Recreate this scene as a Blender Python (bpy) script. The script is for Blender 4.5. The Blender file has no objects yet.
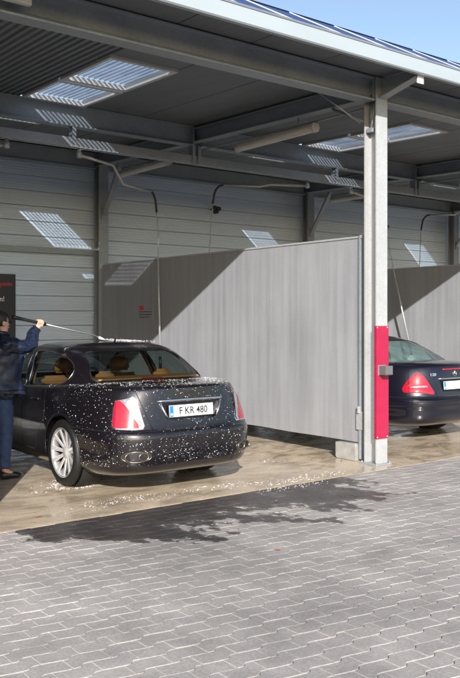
import bpy, bmesh, math, random
from mathutils import Vector, Matrix, noise
R = math.radians
random.seed(11)
SC = bpy.context.scene
COL = SC.collection

# ------------------------------------------------------------------ camera
YAW = math.atan(632 / 820.0)
cam_d = bpy.data.cameras.new('camera')
cam_d.sensor_fit = 'VERTICAL'
cam_d.sensor_height = 36.0
cam_d.lens = 36.0 * 820.0 / 678.0
cam_d.shift_y = -20.0 / 678.0
cam_d.clip_start = 0.05
cam_d.clip_end = 2000
cam = bpy.data.objects.new('camera', cam_d)
COL.objects.link(cam)
cam.location = (0, 0, 1.7)
cam.rotation_euler = (R(90), 0, -YAW)
SC.camera = cam

# ------------------------------------------------------------------ sky and sun
SUN = Vector((-0.66, -1.0, 0.545))          # towards the sun
SUN.normalize()
ELEV = math.asin(SUN.z)
AZ = math.atan2(SUN.x, SUN.y)
world = bpy.data.worlds.new('World')
SC.world = world
world.use_nodes = True
wn = world.node_tree.nodes
wl = world.node_tree.links
wn.clear()
w_out = wn.new('ShaderNodeOutputWorld')
w_bg = wn.new('ShaderNodeBackground')
w_sky = wn.new('ShaderNodeTexSky')
w_sky.sky_type = 'NISHITA'
w_sky.sun_disc = False
w_sky.sun_elevation = ELEV
w_sky.sun_rotation = AZ
w_sky.altitude = 100
w_sky.air_density = 1.0
w_sky.dust_density = 1.4
w_sky.ozone_density = 0.45
w_bg.inputs['Strength'].default_value = 0.13
wl.new(w_sky.outputs[0], w_bg.inputs[0])
wl.new(w_bg.outputs[0], w_out.inputs[0])

sun_d = bpy.data.lights.new('sun', 'SUN')
sun_d.energy = 5.0
sun_d.angle = R(0.45)
sun_d.color = (1.0, 0.97, 0.935)
sun = bpy.data.objects.new('sun', sun_d)
COL.objects.link(sun)
sun.location = SUN * 60
sun.rotation_euler = (-SUN).to_track_quat('-Z', 'Y').to_euler()

vs = SC.view_settings
vs.view_transform = 'Standard'
vs.look = 'None'
vs.exposure = 0.66
vs.gamma = 1.0
vs.use_curve_mapping = False
SC.render.engine = 'CYCLES'
SC.cycles.use_denoising = True
SC.cycles.max_bounces = 10
SC.cycles.diffuse_bounces = 5
SC.cycles.glossy_bounces = 5
SC.cycles.transparent_max_bounces = 16
SC.cycles.transmission_bounces = 6
SC.cycles.sample_clamp_indirect = 6.0
SC.cycles.caustics_reflective = False
SC.cycles.caustics_refractive = False

# ------------------------------------------------------------------ helpers
class MB:
    """collects shapes that become ONE mesh object"""
    def __init__(self):
        self.v = []
        self.f = []
        self.smooth = []
    def add(self, verts, faces, smooth=False):
        o = len(self.v)
        self.v += [tuple(p) for p in verts]
        self.f += [tuple(i + o for i in q) for q in faces]
        self.smooth += [smooth] * len(faces)
        return self
    def box(self, x0, x1, y0, y1, z0, z1):
        vs_ = [(x0, y0, z0), (x1, y0, z0), (x1, y1, z0), (x0, y1, z0),
               (x0, y0, z1), (x1, y0, z1), (x1, y1, z1), (x0, y1, z1)]
        fs = [(0, 3, 2, 1), (4, 5, 6, 7), (0, 1, 5, 4), (1, 2, 6, 5), (2, 3, 7, 6), (3, 0, 4, 7)]
        return self.add(vs_, fs)
    def bbox(self, x0, x1, y0, y1, z0, z1, b=0.005):
        """box with chamfered edges"""
        bm = bmesh.new()
        bmesh.ops.create_cube(bm, size=1)
        for p in bm.verts:
            p.co = ((x0 + x1) / 2 + p.co.x * (x1 - x0), (y0 + y1) / 2 + p.co.y * (y1 - y0), (z0 + z1) / 2 + p.co.z * (z1 - z0))
        bmesh.ops.bevel(bm, geom=bm.edges[:], offset=b, segments=2, affect='EDGES', profile=0.6)
        return self.from_bm(bm)
    def from_bm(self, bm, smooth=False):
        bm.verts.index_update()
        self.add([p.co.copy() for p in bm.verts], [[q.index for q in fc.verts] for fc in bm.faces], smooth)
        bm.free()
        return self
    def prism(self, poly, axis, a, b):
        """poly: 2-d points; extruded along axis from a to b. axis x: (y,z), y: (x,z), z: (x,y)"""
        def P(q, t):
            if axis == 'x': return (t, q[0], q[1])
            if axis == 'y': return (q[0], t, q[1])
            return (q[0], q[1], t)
        n = len(poly)
        vs_ = [P(q, a) for q in poly] + [P(q, b) for q in poly]
        fs = [tuple(range(n))[::-1], tuple(range(n, 2 * n))]
        fs += [(i, (i + 1) % n, n + (i + 1) % n, n + i) for i in range(n)]
        return self.add(vs_, fs)
    def tube(self, pts, r, seg=8, caps=True, smooth=True):
        pts = [Vector(p) for p in pts]
        n = len(pts)
        rs = r if isinstance(r, (list, tuple)) else [r] * n
        vs_, fs = [], []
        up = Vector((0, 0, 1))
        prev = None
        for i, p in enumerate(pts):
            if i == 0: t = pts[1] - p
            elif i == n - 1: t = p - pts[i - 1]
            else: t = (pts[i + 1] - p).normalized() + (p - pts[i - 1]).normalized()
            t.normalize()
            if prev is None:
                a = t.cross(up)
                if a.length < 1e-3: a = t.cross(Vector((1, 0, 0)))
            else:
                a = prev - t * prev.dot(t)
            a.normalize(); prev = a
            b = t.cross(a)
            for k in range(seg):
                g = 2 * math.pi * k / seg
                vs_.append(p + (a * math.cos(g) + b * math.sin(g)) * rs[i])
        for i in range(n - 1):
            for k in range(seg):
                k2 = (k + 1) % seg
                fs.append((i * seg + k, i * seg + k2, (i + 1) * seg + k2, (i + 1) * seg + k))
        self.add(vs_, fs, smooth)
        if caps:
            o = len(self.v) - n * seg
            self.f.append(tuple(o + k for k in range(seg))[::-1]); self.smooth.append(False)
            self.f.append(tuple(o + (n - 1) * seg + k for k in range(seg))); self.smooth.append(False)
        return self
    def lathe(self, prof, axis='z', seg=24, c=(0, 0, 0), smooth=True):
        """prof: (radius, height) pairs, turned round axis through c"""
        vs_, fs = [], []
        m = len(prof)
        for k in range(seg):
            g = 2 * math.pi * k / seg
            for (r, h) in prof:
                a, b = r * math.cos(g), r * math.sin(g)
                if axis == 'z': q = (c[0] + a, c[1] + b, c[2] + h)
                elif axis == 'x': q = (c[0] + h, c[1] + a, c[2] + b)
                else: q = (c[0] + a, c[1] + h, c[2] + b)
                vs_.append(q)
        for k in range(seg):
            k2 = (k + 1) % seg
            for i in range(m - 1):
                fs.append((k * m + i, k2 * m + i, k2 * m + i + 1, k * m + i + 1))
        return self.add(vs_, fs, smooth)
    def grid(self, rows, smooth=True, flip=False):
        n = len(rows[0])
        fs = []
        for i in range(len(rows) - 1):
            for j in range(n - 1):
                q = (i * n + j, i * n + j + 1, (i + 1) * n + j + 1, (i + 1) * n + j)
                fs.append(q[::-1] if flip else q)
        return self.add([p for r_ in rows for p in r_], fs, smooth)
    def mesh(self, name):
        me = bpy.data.meshes.new(name)
        me.from_pydata([tuple(p) for p in self.v], [], self.f)
        for p, s in zip(me.polygons, self.smooth):
            p.use_smooth = s
        me.update()
        return me
    def build(self, name, material, parent=None, fix=False):
        me = self.mesh(name)
        if fix:
            fix_normals(me)
        return obj(name, me, material, parent)

def fix_normals(me, merge=0.0):
    bm = bmesh.new(); bm.from_mesh(me)
    if merge: bmesh.ops.remove_doubles(bm, verts=bm.verts[:], dist=merge)
    bmesh.ops.recalc_face_normals(bm, faces=bm.faces[:])
    bm.to_mesh(me); bm.free()

def obj(name, me, material, parent=None):
    o = bpy.data.objects.new(name, me)
    COL.objects.link(o)
    if material is not None and me is not None and len(me.materials) == 0:
        me.materials.append(material)
    if parent is not None:
        o.parent = parent
    return o

def tag(o, label=None, cat=None, group=None, kind=None):
    if label: o['label'] = label
    if cat: o['category'] = cat
    if group: o['group'] = group
    if kind: o['kind'] = kind
    return o

def thing(name, label, cat, loc=(0, 0, 0), rz=0, group=None):
    o = bpy.data.objects.new(name, None)
    COL.objects.link(o)
    o.location = loc
    o.rotation_euler = (0, 0, rz)
    o.empty_display_size = 0.2
    return tag(o, label, cat, group)

def shift_children(root):
    """parts were written in world coordinates: make them relative to the root at its base"""
    inv = Matrix.Translation(-Vector(root.location))
    for ch in root.children:
        ch.matrix_parent_inverse = Matrix.Identity(4)
        ch.location = Vector(ch.location) - Vector(root.location)

def eval_mesh(o, name):
    dg = bpy.context.evaluated_depsgraph_get()
    me = bpy.data.meshes.new_from_object(o.evaluated_get(dg))
    me.name = name
    return me

def boolean(me_a, cutters, op='DIFFERENCE'):
    """me_a with each cutter mesh applied in turn; returns a new mesh"""
    a = bpy.data.objects.new('work', me_a); COL.objects.link(a)
    tmp = [a]
    for c in cutters:
        b = bpy.data.objects.new('work_cut', c); COL.objects.link(b); tmp.append(b)
        m = a.modifiers.new('b', 'BOOLEAN'); m.operation = op; m.object = b; m.solver = 'EXACT'
    bpy.context.view_layer.update()
    me = eval_mesh(a, me_a.name)
    for t in tmp: bpy.data.objects.remove(t, do_unlink=True)
    return me

def text_mesh(body, size, extrude=0.001, align='CENTER', bold=0.0):
    cu = bpy.data.curves.new('txt', 'FONT')
    cu.body = body; cu.size = size; cu.extrude = extrude; cu.align_x = align; cu.align_y = 'CENTER'
    cu.offset = bold
    cu.resolution_u = 3
    o = bpy.data.objects.new('txt', cu); COL.objects.link(o)
    bpy.context.view_layer.update()
    me = eval_mesh(o, 'lettering')
    bpy.data.objects.remove(o, do_unlink=True)
    me.materials.clear()
    return me

def lerp(a, b, t): return a + (b - a) * t
def curve_at(tab, x):
    """smooth monotone interpolation through (x, y) pairs"""
    if x <= tab[0][0]: return tab[0][1]
    if x >= tab[-1][0]: return tab[-1][1]
    n = len(tab)
    for i in range(n - 1):
        if tab[i][0] <= x <= tab[i + 1][0]: break
    def sl(k): return (tab[k + 1][1] - tab[k][1]) / (tab[k + 1][0] - tab[k][0])
    def tan(k):
        if k == 0: return sl(0)
        if k == n - 1: return sl(n - 2)
        a, b = sl(k - 1), sl(k)
        return 0.0 if a * b <= 0 else 2 * a * b / (a + b)
    h = tab[i + 1][0] - tab[i][0]; t = (x - tab[i][0]) / h
    m0, m1 = tan(i) * h, tan(i + 1) * h
    return ((2 * t**3 - 3 * t**2 + 1) * tab[i][1] + (t**3 - 2 * t**2 + t) * m0 +
            (-2 * t**3 + 3 * t**2) * tab[i + 1][1] + (t**3 - t**2) * m1)

# ------------------------------------------------------------------ materials
class N:
    """a small wrapper for building node trees"""
    def __init__(self, name):
        self.m = bpy.data.materials.new(name); self.m.use_nodes = True
        self.t = self.m.node_tree
        self.b = self.t.nodes['Principled BSDF']
        self.out = self.t.nodes['Material Output']
    def n(self, kind, **kw):
        nd = self.t.nodes.new('ShaderNode' + kind)
        for k, v in kw.items(): setattr(nd, k, v)
        return nd
    def l(self, a, b): self.t.links.new(a, b)
    def set(self, nd, **kw):
        for k, v in kw.items():
            nd.inputs[k.replace('_', ' ')].default_value = v
        return nd
    def pos(self, scale=(1, 1, 1), obj_space=True):
        tc = self.n('TexCoord') if obj_space else self.n('NewGeometry')
        mp = self.n('Mapping')
        mp.inputs['Scale'].default_value = scale
        self.l(tc.outputs['Object' if obj_space else 'Position'], mp.inputs['Vector'])
        return mp.outputs[0]
    def noise(self, vec, scale, detail=4, rough=0.55, dist=0.0):
        nd = self.n('TexNoise')
        self.set(nd, Scale=scale, Detail=detail, Roughness=rough, Distortion=dist)
        self.l(vec, nd.inputs['Vector'])
        return nd.outputs['Fac']
    def ramp(self, fac, stops, interp='LINEAR'):
        nd = self.n('ValToRGB'); cr = nd.color_ramp; cr.interpolation = interp
        while len(cr.elements) < len(stops): cr.elements.new(0.5)
        for e, (p, c) in zip(cr.elements, stops):
            e.position = p
            e.color = (c, c, c, 1) if isinstance(c, (int, float)) else (*c, 1)
        self.l(fac, nd.inputs[0])
        return nd.outputs[0]
    def mix(self, fac, a, b, mode='MIX'):
        nd = self.n('Mix', data_type='RGBA', blend_type=mode)
        for s, v in ((0, fac), (6, a), (7, b)):
            if isinstance(v, bpy.types.NodeSocket): self.l(v, nd.inputs[s])
            else: nd.inputs[s].default_value = v if s == 0 else ((*v, 1) if not isinstance(v, (int, float)) else (v, v, v, 1))
        return nd.outputs[2]
    def math(self, op, a, b=None, c=None, clamp=False):
        nd = self.n('Math', operation=op); nd.use_clamp = clamp
        for i, v in enumerate((a, b, c)):
            if v is None: continue
            if isinstance(v, bpy.types.NodeSocket): self.l(v, nd.inputs[i])
            else: nd.inputs[i].default_value = v
        return nd.outputs[0]
    def bump(self, h, strength=0.2, dist=0.01):
        nd = self.n('Bump'); self.set(nd, Strength=strength, Distance=dist)
        self.l(h, nd.inputs['Height']); self.l(nd.outputs[0], self.b.inputs['Normal'])
        return nd

def mat(name, col, rough=0.5, metal=0.0, var=0.0, scale=6.0, bump=0.0, bscale=60.0, rvar=0.0, stretch=(1, 1, 1),
        coat=0.0, spec=0.5, tint=None, world_space=False):
    q = N(name)
    q.set(q.b, Roughness=rough, Metallic=metal)
    q.b.inputs['Base Color'].default_value = (*col, 1)
    q.b.inputs['Specular IOR Level'].default_value = spec
    if coat:
        q.b.inputs['Coat Weight'].default_value = coat
        q.b.inputs['Coat Roughness'].default_value = 0.03
    if var or rvar or bump:
        v = q.pos(stretch, not world_space)
        if var:
            f = q.noise(v, scale, 6, 0.62)
            lo = tuple(c * (1 - var) for c in col); hi = tuple(min(1, c * (1 + var)) for c in col)
            if tint: lo = tuple(c * t for c, t in zip(lo, tint))
            cc = q.ramp(f, [(0.28, lo), (0.72, hi)])
            q.l(cc, q.b.inputs['Base Color'])
        if rvar:
            f2 = q.noise(v, scale * 1.7, 4)
            q.l(q.ramp(f2, [(0.3, max(0.02, rough - rvar)), (0.7, min(1, rough + rvar))]), q.b.inputs['Roughness'])
        if bump:
            q.bump(q.noise(v, bscale, 3), bump, 0.004)
    return q.m

M = {}
def galvanised(name, col, dark=0.72):
    q = N(name)
    v = q.pos((1, 1, 1), False)
    vo = q.n('TexVoronoi'); q.set(vo, Scale=55.0); q.l(v, vo.inputs['Vector'])
    sp = q.n('SeparateColor'); q.l(vo.outputs['Color'], sp.inputs[0])
    nz = q.noise(v, 3.0, 5)
    a = tuple(c * dark for c in col)
    c1 = q.ramp(nz, [(0.3, a), (0.7, col)])
    c2 = q.mix(0.5, c1, q.ramp(sp.outputs[0], [(0, tuple(c * 0.86 for c in col)), (1, tuple(min(1, c * 1.1) for c in col))]))
    q.l(c2, q.b.inputs['Base Color'])
    q.set(q.b, Metallic=0.35)
    q.l(q.ramp(nz, [(0.3, 0.4), (0.7, 0.6)]), q.b.inputs['Roughness'])
    return q.m
M['steel'] = galvanised('galvanised_steel', (0.345, 0.378, 0.405))
M['steel_pale'] = galvanised('galvanised_steel_pale', (0.46, 0.47, 0.475), 0.85)
M['ceiling'] = mat('ceiling_sheet', (0.150, 0.163, 0.178), 0.55, 0.0, 0.12, 1.5, stretch=(1, 0.25, 1), rvar=0.1, world_space=True)
M['frame_grey'] = mat('frame_grey', (0.36, 0.36, 0.36), 0.5, 0.0, 0.1, 8)
M['wall'] = mat('wall_sheet', (0.63, 0.745, 0.875), 0.45, 0.0, 0.07, 1.2, stretch=(0.5, 1, 2.5), rvar=0.1, world_space=True)
M['fascia'] = mat('fascia_paint', (0.30, 0.345, 0.37), 0.35, 0.0, 0.06, 1.4, stretch=(0.5, 1, 1))
M['pv_frame'] = mat('module_frame', (0.75, 0.75, 0.74), 0.4, 0.2, 0.06, 9)
M['pv_dark'] = mat('module_dark_frame', (0.012, 0.012, 0.014), 0.85, 0.0, 0.1, 9, spec=0.05)
M['white_paint'] = mat('white_paint', (0.78, 0.78, 0.77), 0.4, 0, 0.06, 12)
M['lamp_body'] = mat('lamp_housing', (0.55, 0.54, 0.52), 0.4, 0, 0.08, 12)
M['lamp_diff'] = mat('lamp_cover', (0.62, 0.61, 0.58), 0.22, 0, 0.08, 6)
M['pink'] = mat('magenta_plastic', (0.33, 0.011, 0.048), 0.42, 0, 0.08, 5, rvar=0.12)
M['black'] = mat('black_plastic', (0.018, 0.018, 0.02), 0.45, 0, 0.15, 20)
M['rubber'] = mat('rubber', (0.005, 0.005, 0.0055), 0.55, 0, 0.25, 18, bump=0.15, bscale=120)
M['hose'] = mat('hose_rubber', (0.03, 0.03, 0.032), 0.5, 0, 0.15, 20)
M['stainless'] = mat('stainless_tube', (0.62, 0.62, 0.62), 0.28, 0.9, 0.08, 14, rvar=0.08)
M['chrome'] = mat('chrome', (0.85, 0.85, 0.86), 0.08, 1.0, 0.03, 20, rvar=0.03)
M['alloy'] = mat('alloy_wheel', (0.70, 0.70, 0.70), 0.3, 0.6, 0.05, 14, rvar=0.06)
M['dark_alloy'] = mat('alloy_recess', (0.10, 0.10, 0.105), 0.4, 0.6, 0.1, 14)
M['foam'] = mat('soap_foam', (0.74, 0.74, 0.75), 0.2, 0, 0.03, 30)
M['leaf'] = mat('dry_leaf', (0.40, 0.13, 0.045), 0.6, 0, 0.3, 40)
M['sign_black'] = mat('sign_black', (0.014, 0.015, 0.018), 0.35, 0, 0.1, 5)
M['red_print'] = mat('red_print', (0.62, 0.03, 0.03), 0.5, 0, 0.05, 20)
M['white_print'] = mat('white_print', (0.8, 0.8, 0.8), 0.5, 0, 0.04, 20)
M['grey_print'] = mat('dark_print', (0.03, 0.03, 0.035), 0.5, 0, 0.1, 20)
M['concrete'] = mat('concrete_block', (0.29, 0.285, 0.27), 0.8, 0, 0.25, 9, bump=0.3, bscale=70)
M['box_grey'] = mat('grey_box', (0.13, 0.13, 0.13), 0.4, 0.1, 0.08, 12)

def partition_mat():
    q = N('partition_sheet')
    v = q.pos((1, 1, 1), False)
    big = q.noise(v, 0.9, 4)
    streak = q.noise(q.pos((1, 5.0, 0.22), False), 2.2, 5, 0.6)
    a = q.ramp(big, [(0.3, (0.262, 0.270, 0.288)), (0.7, (0.312, 0.320, 0.340))])
    b = q.ramp(streak, [(0.32, 0.84), (0.62, 1.0)])
    fine = q.noise(v, 110, 3, 0.7)
    q.l(q.mix(1.0, q.mix(1.0, a, b, 'MULTIPLY'), q.ramp(fine, [(0.3, 0.88), (0.7, 1.08)]), 'MULTIPLY'), q.b.inputs['Base Color'])
    q.l(q.ramp(streak, [(0.3, 0.42), (0.7, 0.6)]), q.b.inputs['Roughness'])
    wob = q.noise(q.pos((1, 2.0, 0.35), False), 2.0, 2)
    h = q.math('ADD', q.math('MULTIPLY', fine, 0.04), wob)
    q.bump(h, 0.22, 0.02)
    return q.m
M['partition'] = partition_mat()

def clear_sheet(name, trans, gl_rough=0.05, ior=1.45, diffuse=0.0, dcol=(0.8, 0.85, 0.9)):
    """thin clear sheet: light passes straight through, plus mirror reflection"""
    q = N(name)
    tr = q.n('BsdfTransparent'); tr.inputs[0].default_value = (*trans, 1)
    gl = q.n('BsdfGlossy'); gl.inputs['Roughness'].default_value = gl_rough
    # the sheet is thin: both faces reflect alike
    fr = q.n('Fresnel'); ge = q.n('NewGeometry')
    q.l(q.math('ADD', q.math('MULTIPLY', ge.outputs['Backfacing'], 1 / ior - ior), ior), fr.inputs['IOR'])
    mx = q.n('MixShader')
    q.l(fr.outputs[0], mx.inputs[0]); q.l(tr.outputs[0], mx.inputs[1]); q.l(gl.outputs[0], mx.inputs[2])
    last = mx
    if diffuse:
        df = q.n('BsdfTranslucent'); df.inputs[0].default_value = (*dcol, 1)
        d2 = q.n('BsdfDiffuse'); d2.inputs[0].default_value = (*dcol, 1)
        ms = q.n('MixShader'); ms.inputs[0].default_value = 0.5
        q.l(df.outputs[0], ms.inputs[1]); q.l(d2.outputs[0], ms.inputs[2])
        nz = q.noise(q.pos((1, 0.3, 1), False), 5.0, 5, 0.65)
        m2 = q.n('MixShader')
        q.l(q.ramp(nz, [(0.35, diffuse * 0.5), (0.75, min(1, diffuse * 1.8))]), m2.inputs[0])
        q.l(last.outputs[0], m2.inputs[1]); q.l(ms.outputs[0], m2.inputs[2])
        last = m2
    q.t.nodes.remove(q.b)
    q.l(last.outputs[0], q.out.inputs[0])
    return q.m
M['glass_tint'] = clear_sheet('tinted_car_glass', (0.40, 0.45, 0.43), 0.02, 1.5)
M['glass_green_haze'] = clear_sheet('hazy_green_car_glass', (0.62, 0.80, 0.77), 0.02, 1.5, 0.24, (0.42, 0.56, 0.56))  # pale diffuse share paints the sky's reflection on to the green glass
M['sky_clear'] = clear_sheet('skylight_clear', (0.55, 0.585, 0.64), 0.08, 1.45, 0.16)
M['sky_frost'] = clear_sheet('skylight_frosted', (0.10, 0.11, 0.125), 0.2, 1.45, 0.75, (0.66, 0.74, 0.84))

def pv_mat():
    q = N('module_cells')
    v = q.pos((1, 1, 1))
    br = q.n('TexBrick'); br.offset = 0.0
    q.set(br, Scale=1.0)
    br.inputs['Color1'].default_value = (0.022, 0.048, 0.145, 1)
    br.inputs['Color2'].default_value = (0.027, 0.058, 0.175, 1)
    br.inputs['Mortar'].default_value = (0.10, 0.13, 0.2, 1)
    br.inputs['Mortar Size'].default_value = 0.003
    br.inputs['Brick Width'].default_value = 0.13
    br.inputs['Row Height'].default_value = 0.13
    q.l(v, br.inputs['Vector'])
    q.l(br.outputs[0], q.b.inputs['Base Color'])
    q.set(q.b, Roughness=0.5)
    q.b.inputs['Specular IOR Level'].default_value = 0.12
    return q.m
M['pv'] = pv_mat()

# --- ground surfaces; wet marks are stains with a shape of their own
def wet_mask(q, px, py):
    """dark wet splash that spreads from the slab edge over the paving (world x, y)"""
    X, Y = px, py
    d = q.math('SUBTRACT', 6.27, Y)
    cmb = q.n('CombineXYZ')
    # tongues run out across the paving
    q.l(q.math('ADD', q.math('MULTIPLY', X, 1.5), q.math('MULTIPLY', Y, 0.35)), cmb.inputs[0])
    q.l(q.math('MULTIPLY', Y, 1.05), cmb.inputs[1])
    n1 = q.noise(cmb.outputs[0], 1.3, 3, 0.5, 0.3)
    n2 = q.noise(cmb.outputs[0], 7.0, 4, 0.6)
    s = q.math('ADD', q.math('SUBTRACT', 0.70, q.math('MULTIPLY', d, 0.56)), q.math('MULTIPLY', q.math('SUBTRACT', n1, 0.5), 1.9))
    s = q.math('ADD', s, q.math('MULTIPLY', q.math('SUBTRACT', n2, 0.5), 0.95))
    # the splash thins out towards both ends and stops
    t = q.math('DIVIDE', q.math('SUBTRACT', X, 2.2), 4.8, clamp=True)
    s = q.math('SUBTRACT', s, q.ramp(t, [(0.03, 1.0), (0.12, 0.3), (0.24, 0.0), (0.70, 0.0), (0.84, 0.25), (0.95, 1.0)]))
    s = q.math('SUBTRACT', s, q.ramp(q.math('DIVIDE', d, 2.5, clamp=True), [(0.5, 0.0), (0.75, 1.0)]))
    return q.ramp(s, [(0.15, 0.0), (0.20, 0.85), (0.45, 1.0)])

def paver_mat():
    q = N('paver_concrete')
    g = q.n('NewGeometry')
    sp = q.n('SeparateXYZ'); q.l(g.outputs['Position'], sp.inputs[0])
    wet = wet_mask(q, sp.outputs[0], sp.outputs[1])
    v = q.pos((1, 1, 1), False)
    big = q.noise(v, 0.7, 5, 0.6)
    fine = q.noise(v, 55, 4, 0.7)
    # tone varies from stone to stone
    cell = q.n('TexWhiteNoise', noise_dimensions='2D')
    sn = q.n('VectorMath', operation='SNAP')
    q.l(g.outputs['Position'], sn.inputs[0]); sn.inputs[1].default_value = (0.105, 0.12, 50)
    q.l(sn.outputs[0], cell.inputs['Vector'])
    tone = q.ramp(big, [(0.28, (0.205, 0.193, 0.182)), (0.5, (0.305, 0.284, 0.265)), (0.72, (0.405, 0.374, 0.345))])
    tone = q.mix(1.0, tone, q.ramp(fine, [(0.25, 0.70), (0.75, 1.18)]), 'MULTIPLY')
    oi = q.n('ObjectInfo')
    tone = q.mix(1.0, tone, q.ramp(q.noise(v, 3.6, 3), [(0.3, 0.82), (0.7, 1.12)]), 'MULTIPLY')
    wetc = q.mix(1.0, tone, (0.16, 0.155, 0.158), 'MULTIPLY')
    q.l(q.mix(wet, tone, wetc), q.b.inputs['Base Color'])
    q.l(q.ramp(wet, [(0, 0.82), (1, 0.34)]), q.b.inputs['Roughness'])
    q.bump(q.math('ADD', fine, q.math('MULTIPLY', q.noise(v, 160, 2), 0.5)), 0.35, 0.004)
    return q.m
M['paver'] = paver_mat()

def sand_mat():
    q = N('joint_sand')
    g = q.n('NewGeometry')
    sp = q.n('SeparateXYZ'); q.l(g.outputs['Position'], sp.inputs[0])
    wet = wet_mask(q, sp.outputs[0], sp.outputs[1])
    v = q.pos((1, 1, 1), False)
    c = q.ramp(q.noise(v, 25, 5, 0.7), [(0.3, (0.10, 0.09, 0.08)), (0.7, (0.29, 0.262, 0.235))])
    q.l(q.mix(wet, c, (0.09, 0.082, 0.075)), q.b.inputs['Base Color'])
    q.set(q.b, Roughness=0.9)
    q.bump(q.noise(v, 200, 2), 0.4, 0.004)
    return q.m
M['sand'] = sand_mat()
M['asphalt'] = mat('asphalt', (0.055, 0.054, 0.053), 0.85, 0, 0.25, 4, bump=0.3, bscale=90, world_space=True)

def floor_mat():
    q = N('wash_floor_concrete')
    v = q.pos((1, 1, 1), False)
    big = q.noise(v, 0.8, 6, 0.62, 0.6)
    mid = q.noise(q.pos((1, 1.8, 1), False), 2.6, 6, 0.65, 0.8)
    fine = q.noise(v, 30, 4, 0.7)
    c = q.ramp(big, [(0.3, (0.325, 0.252, 0.170)), (0.5, (0.445, 0.360, 0.258)), (0.72, (0.53, 0.445, 0.335))])
    c = q.mix(1.0, c, q.ramp(mid, [(0.32, 0.72), (0.5, 0.97), (0.7, 1.08)]), 'MULTIPLY')
    c = q.mix(1.0, c, q.ramp(fine, [(0.3, 0.85), (0.7, 1.1)]), 'MULTIPLY')
    q.l(c, q.b.inputs['Base Color'])
    q.l(q.ramp(mid, [(0.40, 0.07), (0.52, 0.32), (0.75, 0.6)]), q.b.inputs['Roughness'])
    q.bump(q.math('ADD', mid, q.math('MULTIPLY', fine, 0.2)), 0.18, 0.02)
    return q.m
M['floor'] = floor_mat()
# ------------------------------------------------------------------ ground
EDGE = 6.27                                   # where the paving meets the wash slab
g = MB().add([(-300, -300, -0.06), (300, -300, -0.06), (300, 300, -0.06), (-300, 300, -0.06)], [(0, 1, 2, 3)])
ground = tag(g.build('ground', M['asphalt']), 'dark asphalt yard around the wash hall', 'ground', kind='structure')

# pavement: a sand bed that carries the interlocking concrete pavers
px0, px1, py0 = -4.0, 14.0, -3.0
b = MB().box(px0, px1, py0, EDGE, -0.056, -0.008)
pavement = tag(b.build('pavement', M['sand']), 'grey interlocking concrete pavers in front of the wash bays', 'pavement', kind='structure')
PL, PW, PG = 0.212, 0.121, 0.0032              # paver pitch along the row, across it, joint
PX = 0.0016                                    # the short end joints are tight
WAVE = [(0.0, -0.6), (0.06, 0.4), (0.13, 1.0), (0.30, 0.75), (0.60, -0.25), (0.92, -1.0), (1.0, -0.6)]
AMP = 0.0135
def wave(u):
    u = u % 1.0
    for i in range(len(WAVE) - 1):
        if WAVE[i][0] <= u <= WAVE[i + 1][0]:
            t = (u - WAVE[i][0]) / (WAVE[i + 1][0] - WAVE[i][0])
            return AMP * lerp(WAVE[i][1], WAVE[i + 1][1], t)
def paver_shape(u0):
    """verts and faces of one paver whose left end sits at wave phase u0"""
    us = sorted({0.0, 1.0} | {((w[0] - u0) % 1.0) for w in WAVE[:-1]})
    us = [u for i, u in enumerate(us) if i == 0 or u - us[i - 1] > 0.03 or u == 1.0]
    low, top = [], []
    for u in us:
        x = -PL / 2 + PX / 2 + u * (PL - PX)
        wv = wave(u0 + u)
        low.append((x, -PW / 2 + PG / 2 + wv)); top.append((x, PW / 2 - PG / 2 + wv))
    out = low + top[::-1]
    n = len(out); c = 0.0035
    cx_ = 0
    inn = []
    for i, (x, y) in enumerate(out):
        isl = i < len(low)
        xx = x + (c if u_first(i, n, len(low)) else -c if u_last(i, n, len(low)) else 0)
        inn.append((xx, y + (c if isl else -c)))
    vs_ = [(x, y, -0.03) for x, y in out] + [(x, y, -0.0045) for x, y in out] + [(x, y, 0.0) for x, y in inn]
    fs = [tuple(range(2 * n, 3 * n))]
    for i in range(n):
        j = (i + 1) % n
        fs.append((i, j, n + j, n + i)); fs.append((n + i, n + j, 2 * n + j, 2 * n + i))
    return vs_, fs
def u_first(i, n, m): return i == 0 or i == n - 1
def u_last(i, n, m): return i == m - 1 or i == m
shapes = [paver_shape(0.30), paver_shape(0.80)]
paver_me = []
for s in shapes:
    paver_me.append(MB().add(*s).mesh('paver')); paver_me[-1].materials.append(M['paver'])
spots = []
rows = int((EDGE - py0) / PW)
for j in range(rows):
    y = EDGE + 0.025 - PW / 2 - j * PW
    ph = j % 2
    # the wave keeps its phase from row to row; the cross joints are staggered by half a stone
    nx = int((px1 - px0) / PL)
    for i in range(nx):
        spots.append((px0 + PL * (i + 0.5 + 0.5 * ph), y, ph))
def seen(x, y):
    r = x * math.cos(YAW) - y * math.sin(YAW); d = x * math.sin(YAW) + y * math.cos(YAW)
    return d > 0.5 and abs(230 + 820 * r / d - 230) < 245 and 319 + 820 * 1.7 / d < 690
vis = sorted([s for s in spots if seen(s[0], s[1])], key=lambda s: s[0] * math.sin(YAW) + s[1] * math.cos(YAW))
near = set(vis[:298])
field = MB()
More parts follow.
